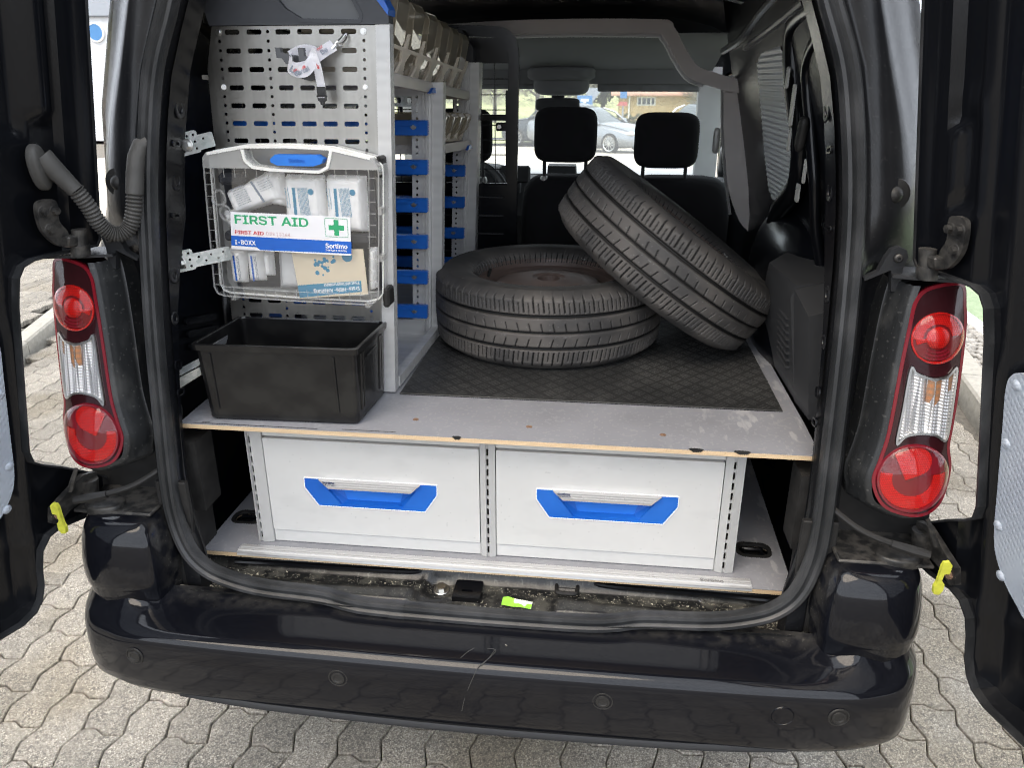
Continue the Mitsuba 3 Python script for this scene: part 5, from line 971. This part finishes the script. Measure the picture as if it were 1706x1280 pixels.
for x in (-.551, -.301): part(ck, 'rib', hull([(x + dx, yf(x, z) - o, z) for z in (.928, 1.048) for dx, o in ((-.0032, 0), (.0032, 0), (-.0018, .0028), (.0018, .0028))]), 'crate_plastic', 20)
for y in (.25, .262, .362, .374): part(ck, 'rib', hull([(-.262 + .0445 * (y - .228) + .0065 * (z - zb) / .16 + o, y + dy, z) for z in (.928, 1.048) for dy, o in ((-.004, -.001), (.004, -.001), (-.003, .003), (.003, .003))]), 'crate_plastic', 20)
part(ck, 'side_ledge', hull([(-.253 + o, y, z) for y in (.275, .350) for z in (1.030, 1.035) for o in (-.002, .0025)]), 'crate_plastic', 20)
part(ck, 'grip_slot', cat(hull([(-.5725 - .0028 * o, y, z) for o in (0, 1) for y, z in ((.28, 1.03), (.345, 1.03), (.272, 1.045), (.353, 1.045))])), 'grey_cap_light', False)

# ---------------------------------------------------------------- first aid case and what is in it
mat('case_clear', {'type': 'thindielectric', 'int_ior': 1.5}, False)
mat('case_rib', {'type': 'blendbsdf', 'weight': .22, 'a': {'type': 'thindielectric', 'int_ior': 1.5}, 'b': {'type': 'twosided', 'b': pr((.72, .72, .70), .3)}}, False)
mat('case_frost', {'type': 'blendbsdf', 'weight': .38, 'a': {'type': 'thindielectric', 'int_ior': 1.5}, 'b': {'type': 'twosided', 'b': pr((.62, .62, .60), .25)}}, False)
mat('case_white', pr((.74, .74, .70), .4)); mat('foam', pr((.03, .032, .038), .9))
mat('sticker_white', pr((.74, .74, .76), .25)); mat('print_green', pr((.03, .33, .14), .4)); mat('print_red', pr((.55, .05, .05), .4)); mat('print_blue', pr((.015, .11, .48), .3)); mat('print_teal', pr((.05, .22, .36), .5)); mat('print_faint', pr((.62, .42, .42), .5))
fa = thing('first_aid_case', 'clear plastic first aid case hung on the perforated panel', 'first aid case')
CY0, CY1 = .335, .398
oc = Polygon(spline([(-.571, 1.409), (-.562, 1.420), (-.483, 1.433), (-.40, 1.434), (-.315, 1.430), (-.232, 1.411), (-.220, 1.395), (-.219, 1.38), (-.2265, 1.26), (-.235, 1.140), (-.245, 1.127), (-.268, 1.122), (-.42, 1.125), (-.566, 1.131), (-.580, 1.136), (-.586, 1.150), (-.579, 1.28)], 1, True)).buffer(-.006).buffer(.006)
hh = Polygon([(-.481, 1.427), (-.478, 1.408), (-.467, 1.398), (-.434, 1.394), (-.338, 1.391), (-.324, 1.398), (-.316, 1.423)]).buffer(.003)
body_p = oc.difference(hh); tp = 1.393
top_p = body_p.intersection(sbox(-1, 1.390, 0, 2)); low_p = body_p.intersection(sbox(-1, 1, 0, 1.3895))
part(fa, 'lid', cat(prism(low_p, 'y', CY0, CY0 + .0015)), 'case_clear', False)
oring = np.array(oc.exterior.coords)
part(fa, 'lid_side', cat(wall(np.zeros((1, 2)), 0, 0) if False else grid([[(x, y, z) for x, z in oring] for y in (CY0 + .0005, CY0 + .026)])), 'case_clear', False)
part(fa, 'lid_edge', prism(oc.difference(oc.buffer(-.0022)), 'y', CY0 - .003, CY0 - .0005), 'case_rib', False)
part(fa, 'back_shell', cat(grid([[(x, y, z) for x, z in oring] for y in (CY0 + .031, CY1 - .001)]), prism(oc, 'y', CY1 - .002, CY1)), 'case_frost', False)
part(fa, 'seam', prism(oc.buffer(.001).difference(oc.buffer(-.0018)), 'y', CY0 + .0262, CY0 + .0308), 'case_white', False)
rb = []
inner = oc.buffer(-.020).intersection(sbox(-1, 1, 0, 1.392))
rb.append(prism(inner.difference(inner.buffer(-.0012)), 'y', CY0 - .0016, CY0 - .0002))
for x in np.arange(-.555, -.24, .0225): rb += [box(x, x + .0011, CY0 - .0015, CY0 - .0002, 1.372, 1.391), box(x - .012, x - .0109, CY0 - .0015, CY0 - .0002, 1.131, 1.150)]
for z in np.arange(1.155, 1.385, .0225): sh = -.013 * (1.39 - z) / .25; rb += [box(-.572 + sh, -.553 + sh, CY0 - .0015, CY0 - .0002, z, z + .0011), box(-.244 + sh, -.2265 + sh, CY0 - .0015, CY0 - .0002, z - .006, z - .0049)]
part(fa, 'lid_rib', cat(rb), 'case_rib', False)
part(fa, 'shoulder', prism(top_p, 'y', CY0 - .002, CY0 + .024), 'case_frost', False)
hr = hh.buffer(.0055).difference(hh).intersection(sbox(-1, 1, 0, 1.4255))
part(fa, 'handle_rim', prism(hr, 'y', CY0 - .006, CY0 + .03), 'case_white', False)
part(fa, 'handle', prism(Polygon(spline([(-.560, 1.4195), (-.483, 1.4335), (-.40, 1.4345), (-.315, 1.4305), (-.235, 1.412), (-.235, 1.4085), (-.315, 1.4255), (-.40, 1.4285), (-.483, 1.4275), (-.560, 1.414)], 1, True)).buffer(0), 'y', CY0 - .004, CY0 + .034), 'case_white', False)
bg = part(fa, 'blue_latch', prism(Polygon([(-.430, 1.409), (-.420, 1.417), (-.336, 1.417), (-.324, 1.410), (-.329, 1.401), (-.346, 1.396), (-.417, 1.397), (-.430, 1.403)]).buffer(-.001).buffer(.001), 'y', CY0 - .010, CY0 + .012), 'blue_bright', 20)
part(bg, 'lettering', text('Sortimo', .0065, .0007, frame((-.377, CY0 - .0108, 1.4035), (1, 0, -.012), None, (0, -1, 0)), True, 'c'), 'blue_plastic', False)
part(fa, 'hinge_lug', cat(*[box(x, x + .010, CY0 + .004, CY0 + .034, z, z + .007, .001) for x, z in ((-.555, 1.121), (-.268, 1.114))], *[box(-.222 - .013 * (1.39 - z) / .25, -.214 - .013 * (1.39 - z) / .25, CY0 - .002, CY0 + .03, z, z + .013, .001) for z in (1.305, 1.212)]), 'case_rib', False)
for z in (1.13, 1.392): part(fa, 'hanger', box(-.236, -.222, .36, .403, z - .02, z + .02, .004), 'black_plastic', 30)
EX = np.array([1, 0, -.026])
lb_ = part(fa, 'label', prism(Polygon([(-.528, 1.306), (-.283, 1.2995), (-.286, 1.2235), (-.536, 1.231)]).buffer(-.002).buffer(.002), 'y', CY0 - .0026, CY0 - .0018), 'sticker_white', False, 'white and blue sticker reading first aid')
def tx_(s, x, z, h, w=None, b=True): return text(s, h, .0005, frame((x, CY0 - .0030, z), EX, None, (0, -1, 0)), b, 'l', w)
part(lb_, 'blue_band', prism(Polygon([(-.533, 1.2585), (-.284, 1.2515), (-.2855, 1.2275), (-.475, 1.2305), (-.482, 1.236), (-.535, 1.2385)]), 'y', CY0 - .0030, CY0 - .0027), 'print_blue', False)
part(lb_, 'green_lettering', tx_('FIRST AID', -.5235, 1.2835, .0165, .152), 'print_green', False)
part(lb_, 'red_lettering', tx_('FIRST AID', -.5245, 1.2625, .0068, .060), 'print_red', False)
part(lb_, 'faint_lettering', tx_('DIN 13164', -.459, 1.2608, .0066, .050, False), 'print_faint', False)
part(lb_, 'white_lettering', cat(text('I-BOXX', .0088, .0005, frame((-.5265, CY0 - .0036, 1.2415), EX, None, (0, -1, 0)), True, 'l', .043), text('Sortimo', .0088, .0005, frame((-.338, CY0 - .0036, 1.2385), EX, None, (0, -1, 0)), True, 'l', .045), text('Intelligent Mobility', .0036, .0005, frame((-.338, CY0 - .0036, 1.2325), EX, None, (0, -1, 0)), False, 'l', .044)), 'print_white', False)
cf = frame((-.3120, CY0 - .0030, 1.2788), EX, None, (0, -1, 0))
part(lb_, 'green_cross', cat(mv(box(-.0048, .0048, -.0155, .0155, 0, .0005), cf), mv(box(-.0155, -.0049, -.0048, .0048, 0, .0005), cf), mv(box(.0049, .0155, -.0048, .0048, 0, .0005), cf), prism(rrect(-.0235, .0235, -.0185, .0185, .003).difference(rrect(-.0228, .0228, -.0178, .0178, .003)), 'z', 0, .0004, cf)), 'print_green', False)
part(fa, 'insert', box(-.560, -.245, .385, .395, 1.14, 1.385), 'foam', False); part(fa, 'insert_edge', cat(box(-.558, -.25, .352, .384, 1.243, 1.262, .004), box(-.556, -.50, .352, .384, 1.355, 1.378, .006)), 'foam', False)
# packs
mat('gauze', bump(pr(proc(lambda p, n, uv: mix((.78, .78, .77), (.88, .88, .87), fbm(p.x * 60, p.y * 60, p.z * 60, 3))), .45), lambda p, n, uv: .0016 * fbm(p.x * 110, p.y * 110, p.z * 110, 3), 1., 5e-4))
mat('pack_print', pr((.20, .24, .30), .5)); mat('leaflet_paper', pr((.66, .58, .44), .7)); mat('film', {'type': 'blendbsdf', 'weight': .3, 'a': {'type': 'thindielectric', 'int_ior': 1.5}, 'b': {'type': 'twosided', 'b': pr((.8, .82, .84), .15)}}, False)
def pillow(pts, y, t, seed, nz=.0015):
    p = Polygon(pts).buffer(-.003).buffer(.003)
    m = relief(p, lambda a, b: a * 0, .005); V = m.vertices.copy(); x, z = V[:, 0].copy(), V[:, 1].copy()
    e = np.array([p.exterior.distance(Point(a, b)) for a, b in zip(x, z)]); h = t * np.clip(e / .009, 0, 1) ** .5 + nz * (meshkit.fbm(np.stack([x * 70, z * 70, x * 0 + seed], -1), 3) - .5) * np.clip(e / .003, 0, 1)
    F_ = np.stack([x, y - h, z], 1); B_ = np.stack([x, y + 0 * h, z], 1)
    return cat(trimesh.Trimesh(F_, m.faces, process=False), trimesh.Trimesh(B_, m.faces[:, ::-1], process=False))
def lines(x0, z0, ex, w, n, dz, y, h=.0008, seed=0):
    q = np.random.RandomState(seed); ex = np.array(ex, float); ex /= np.linalg.norm(ex); ez = np.array([-ex[1], ex[0]]); o = []
    for k in range(n):
        a = 0
        while a < w:
            l = q.uniform(.003, .012); l = min(l, w - a); c = np.array([x0, z0]) + ex * (a) - ez * dz * k
            p = [c, c + ex * l, c + ex * l + ez * h, c + ez * h]; o.append(hull([(u, yy, v) for u, v in p for yy in (y - .0003, y)])); a += l + .0012
    return cat(o)
CG = 'dressing packs inside the first aid case'
t = thing('dressing_pack', 'tilted white dressing pack with a dark stripe, top left in the first aid case', 'dressing pack', CG)
part(t, 'wrapper', pillow([(-.551, 1.341), (-.451, 1.383), (-.427, 1.326), (-.535, 1.292)], .384, .030, 1), 'gauze', True)
part(t, 'print', cat(lines(-.530, 1.345, (.9, .36), .030, 9, .0042, .3525, .0012, 1), lines(-.475, 1.360, (.9, .36), .030, 5, .0045, .3525, .001, 2), hull([(u, y, v) for u, v in ((-.489, 1.362), (-.485, 1.364), (-.4655, 1.322), (-.4615, 1.324)) for y in (.3522, .3526)])), 'pack_print', False)
for nm, x0, zb_, lab, sd in (('a', -.424, 1.272, 'white dressing pack with blue print, upper middle of the first aid case', 2), ('b', -.339, 1.262, 'white dressing pack with blue print, upper right of the first aid case', 3)):
    t = thing('dressing_pack', lab, 'dressing pack', CG)
    part(t, 'wrapper', pillow([(x0, 1.375), (x0 + .080, 1.374), (x0 + .078, zb_), (x0 - .006, zb_ + .002)], .384, .030, sd), 'gauze', True)
    q_ = part(t, 'print', cat(lines(x0 + .031, 1.352, (.05, -1), .056, 8, -.0027, .3525, .0009, sd), lines(x0 + .006, 1.352, (.05, -1), .04, 2, -.005, .3525, .0009, sd + 5)), 'print_teal', False)
    part(t, 'blue_bar', cat(box(x0 + .0205, x0 + .0262, .3522, .3527, 1.294, 1.352), lathe([(0, .0004), (.0055, .0004), (.006, 0)], 18, frame((x0 + .058, .3526, 1.3445), (.7, 0, 0), None, (0, -1, 0)))), 'print_teal', False)
for pts, lab, sd in (([(-.563, 1.226), (-.527, 1.222), (-.532, 1.150), (-.561, 1.150)], 'small wrapped bandage at the bottom left of the first aid case', 5), ([(-.523, 1.226), (-.492, 1.224), (-.491, 1.155), (-.524, 1.155)], 'small wrapped bandage second from the left at the bottom of the first aid case', 6), ([(-.488, 1.222), (-.469, 1.220), (-.471, 1.166), (-.489, 1.166)], 'narrow wrapped bandage third from the left at the bottom of the first aid case', 7), ([(-.454, 1.232), (-.404, 1.230), (-.404, 1.142), (-.460, 1.141)], 'crumpled foil wrapped bandage left of the leaflet in the first aid case', 8)):
    t = thing('bandage', lab, 'bandage', 'wrapped bandages at the bottom of the first aid case'); c = np.mean(pts, 0)
    part(t, 'wrapper', pillow(pts, .384, .028, sd, .004 if sd == 8 else .002), 'film' if sd == 8 else 'gauze', True)
    if sd == 8: part(t, 'roll', pillow([(a * .9 + c[0] * .1, b * .9 + c[1] * .1) for a, b in pts], .384, .018, 9), 'gauze', True)
    elif sd < 7: part(t, 'blue_bar', box(c[0] - .001, c[0] + .0022, .3540, .3546, 1.160, 1.213), 'print_blue', False); part(t, 'print', lines(c[0] + .006, 1.212, (.03, -1), .05, 2, -.0032, .3546, .0009, sd), 'pack_print', False)
for pts, lab, sd, y in (([(-.472, 1.378), (-.428, 1.380), (-.430, 1.310), (-.475, 1.318)], 'pale wrapped dressing between the tilted pack and the upper middle pack', 21, .386), ([(-.262, 1.232), (-.246, 1.232), (-.252, 1.146), (-.268, 1.14)], 'narrow white dressing right of the leaflet at the edge of the case', 22, .384), ([(-.502, 1.262), (-.425, 1.26), (-.425, 1.225), (-.50, 1.225)], 'white dressing behind the blue band of the first aid label', 23, .384)):
    t = thing('dressing_pack', lab, 'dressing pack', CG); part(t, 'wrapper', pillow(pts, y, .024, sd, .003), 'gauze', True)
sc_ = thing('scissors', 'translucent plastic loops of small scissors at the left of the first aid case', 'scissors')
part(sc_, 'loop', tube(spline([(-.569, .352, 1.335), (-.556, .350, 1.345), (-.546, .350, 1.338), (-.546, .352, 1.322), (-.560, .352, 1.316), (-.571, .352, 1.322)], 5, True), .0026, 7, True), 'case_rib', 40); part(sc_, 'loop', tube(spline([(-.557, .351, 1.309), (-.546, .350, 1.315), (-.538, .352, 1.305), (-.540, .353, 1.288), (-.552, .353, 1.286), (-.559, .352, 1.296)], 5, True), .0026, 7, True), 'case_rib', 40)
part(sc_, 'pouch', pillow([(-.566, 1.30), (-.528, 1.305), (-.530, 1.266), (-.555, 1.266)], .382, .02, 12), 'gauze', True)
lf = thing('leaflet', 'beige first aid leaflet standing upside down in the case', 'leaflet')
LFY = .3475
part(lf, 'sheet', prism([(-.417, 1.232), (-.266, 1.234), (-.262, 1.141), (-.408, 1.128)], 'y', LFY, LFY + .002), 'leaflet_paper', False)
part(lf, 'teal_band', prism([(-.4105, 1.1555), (-.275, 1.1695), (-.2745, 1.1465), (-.4080, 1.1295)], 'y', LFY - .0006, LFY - .0001), 'print_teal', False)
part(lf, 'lettering', cat(text('Erste-Hilfe-Anleitung', .0078, .0004, frame((-.2785, LFY - .0008, 1.1605 - .003), (-1, 0, -.11), None, (0, -1, 0)), True, 'l', .098), text('First aid Instructions', .0058, .0004, frame((-.2785, LFY - .0008, 1.1680), (-1, 0, -.105), None, (0, -1, 0)), True, 'l', .075)), 'print_white', False)
q = np.random.RandomState(5); bl = []
for cx_, cz_, a in ((-.362, 1.205, .010), (-.338, 1.212, .010), (-.353, 1.188, .016)):
    for k in range(7): x, z = cx_ + q.uniform(-a, a), cz_ + q.uniform(-a, a) * .6; bl.append(lathe([(0, .0003), (.002 + .003 * q.rand(), .0003)], 7, frame((x, LFY - .0002, z), (1, 0, .4), None, (0, -1, 0))))
bl.append(lathe([(0, .0003), (.011, .0003)], 20, frame((-.300, LFY - .0003, 1.2185), (1, 0, 0), None, (0, -1, 0))))
part(lf, 'sketch', cat(bl), 'print_teal', False)

# ---------------------------------------------------------------- clip holder and lanyard on the panel
mat('clip_grey', pr((.085, .088, .095), .45)); mat('strap_white', pr(proc(lambda p, n, uv: mix((.62, .62, .66), (.76, .76, .80), fbm(p.x * 90, p.y * 90, p.z * 90, 2))), .7))
ch = thing('clip_holder', 'dark grey plastic clip with two hooks on the perforated panel', 'clip')
part(ch, 'base', prism(Polygon([(-.378, 1.6065), (-.352, 1.607), (-.342, 1.60), (-.341, 1.573), (-.346, 1.553), (-.362, 1.548), (-.377, 1.552), (-.386, 1.575)]).buffer(-.002).buffer(.002), 'y', .392, .4035), 'clip_grey', 20)
part(ch, 'hook', cat(prism(Polygon([(-.4165, 1.607), (-.4065, 1.607), (-.4065, 1.599), (-.395, 1.595), (-.380, 1.593), (-.382, 1.578), (-.398, 1.578), (-.405, 1.588), (-.4155, 1.589)]), 'y', .372, .384), box(-.392, -.378, .384, .394, 1.578, 1.594, .002)), 'clip_grey', 20)
part(ch, 'hook', cat(prism(Polygon([(-.3645, 1.6055), (-.3535, 1.6055), (-.3535, 1.592), (-.344, 1.587), (-.347, 1.574), (-.364, 1.582)]), 'y', .352, .362), box(-.360, -.345, .362, .393, 1.574, 1.588, .002)), 'clip_grey', 20)
ly = thing('lanyard', 'white printed lanyard wound round the grey clip with a steel hook and a black buckle', 'lanyard')
def ribbon(pts, w, ups):
    p = spline(pts, 8); u = spline(ups, 8); t = np.gradient(p, axis=0); t /= np.linalg.norm(t, axis=1, keepdims=True)
    u = u - t * (u * t).sum(1, keepdims=True); u /= np.linalg.norm(u, axis=1, keepdims=True); n = np.cross(t, u) * .0006
    return grid(np.stack([p - u * w / 2 - n, p + u * w / 2 - n, p + u * w / 2 + n, p - u * w / 2 + n, p - u * w / 2 - n], 1))
part(ly, 'strap', cat(ribbon([(-.392, .386, 1.590), (-.390, .366, 1.577), (-.372, .352, 1.568), (-.352, .354, 1.572), (-.338, .372, 1.585), (-.345, .386, 1.597), (-.368, .388, 1.600), (-.392, .386, 1.590)], .025, [(.35, -.2, .9)] * 8),
    ribbon([(-.388, .368, 1.585), (-.376, .347, 1.568), (-.352, .345, 1.566), (-.335, .358, 1.588), (-.322, .372, 1.600), (-.306, .384, 1.611)], .021, [(.4, -.1, .9), (.3, -.2, .9), (-.2, -.2, .95), (-.5, -.2, .85), (-.5, -.1, .85), (-.5, 0, .85)]),
    ribbon([(-.343, .365, 1.602), (-.335, .352, 1.592), (-.331, .354, 1.575), (-.331, .362, 1.555), (-.331, .368, 1.537)], .016, [(.85, -.2, .5), (.9, -.2, .3), (1, -.1, .1), (1, 0, 0), (1, 0, 0)])), 'strap_white', 40)
part(ly, 'lettering', cat(text('De', .012, .0005, frame((-.3835, .3455, 1.5665), (.85, -.25, -.5), None, (.1, -1, .05)), True), text('arcal', .0075, .0005, frame((-.364, .3435, 1.5585), (.93, 0, .36), None, (.05, -1, -.1)), True), text('De', .008, .0005, frame((-.324, .366, 1.5935), (.85, .3, .55), None, (.3, -1, .1)), True)), 'pack_print', False)
part(ly, 'red_lettering', cat(text('Hordie', .0058, .0005, frame((-.372, .3432, 1.5625), (.93, 0, .36), None, (.05, -1, -.1)), True), text('Hordie', .005, .0005, frame((-.3335, .3515, 1.5905), (.15, .1, -1), None, (.1, -1, -.1)), True), text('nor', .0055, .0005, frame((-.330, .362, 1.6005), (.85, .3, .55), None, (.3, -1, .1)), True)), 'print_red', False)
part(ly, 'swivel_hook', cat(tube(spline([(-.309, .384, 1.609), (-.300, .388, 1.617), (-.292, .395, 1.626), (-.286, .402, 1.632), (-.283, .398, 1.627), (-.288, .390, 1.617), (-.296, .386, 1.613)], 5), .0017, 7), tube([(-.309, .383, 1.604), (-.302, .386, 1.612)], .004, 8), tube(spline([(-.297, .386, 1.612), (-.290, .386, 1.608), (-.288, .386, 1.613)], 4), .0012, 6)), 'chrome', 40)
part(ly, 'buckle', cat(prism(Polygon([(-.3395, 1.538), (-.3235, 1.538), (-.3230, 1.514), (-.3275, 1.511), (-.328, 1.506), (-.334, 1.506), (-.3345, 1.511), (-.339, 1.514)]).difference(Point(-.331, 1.5095).buffer(.0013)), 'y', .364, .371), box(-.341, -.3215, .363, .372, 1.520, 1.523, .001)), 'crate_plastic', 20)
part(ly, 'buckle_line', box(-.3385, -.324, .3632, .3639, 1.5185, 1.5192), 'strap_white', False)
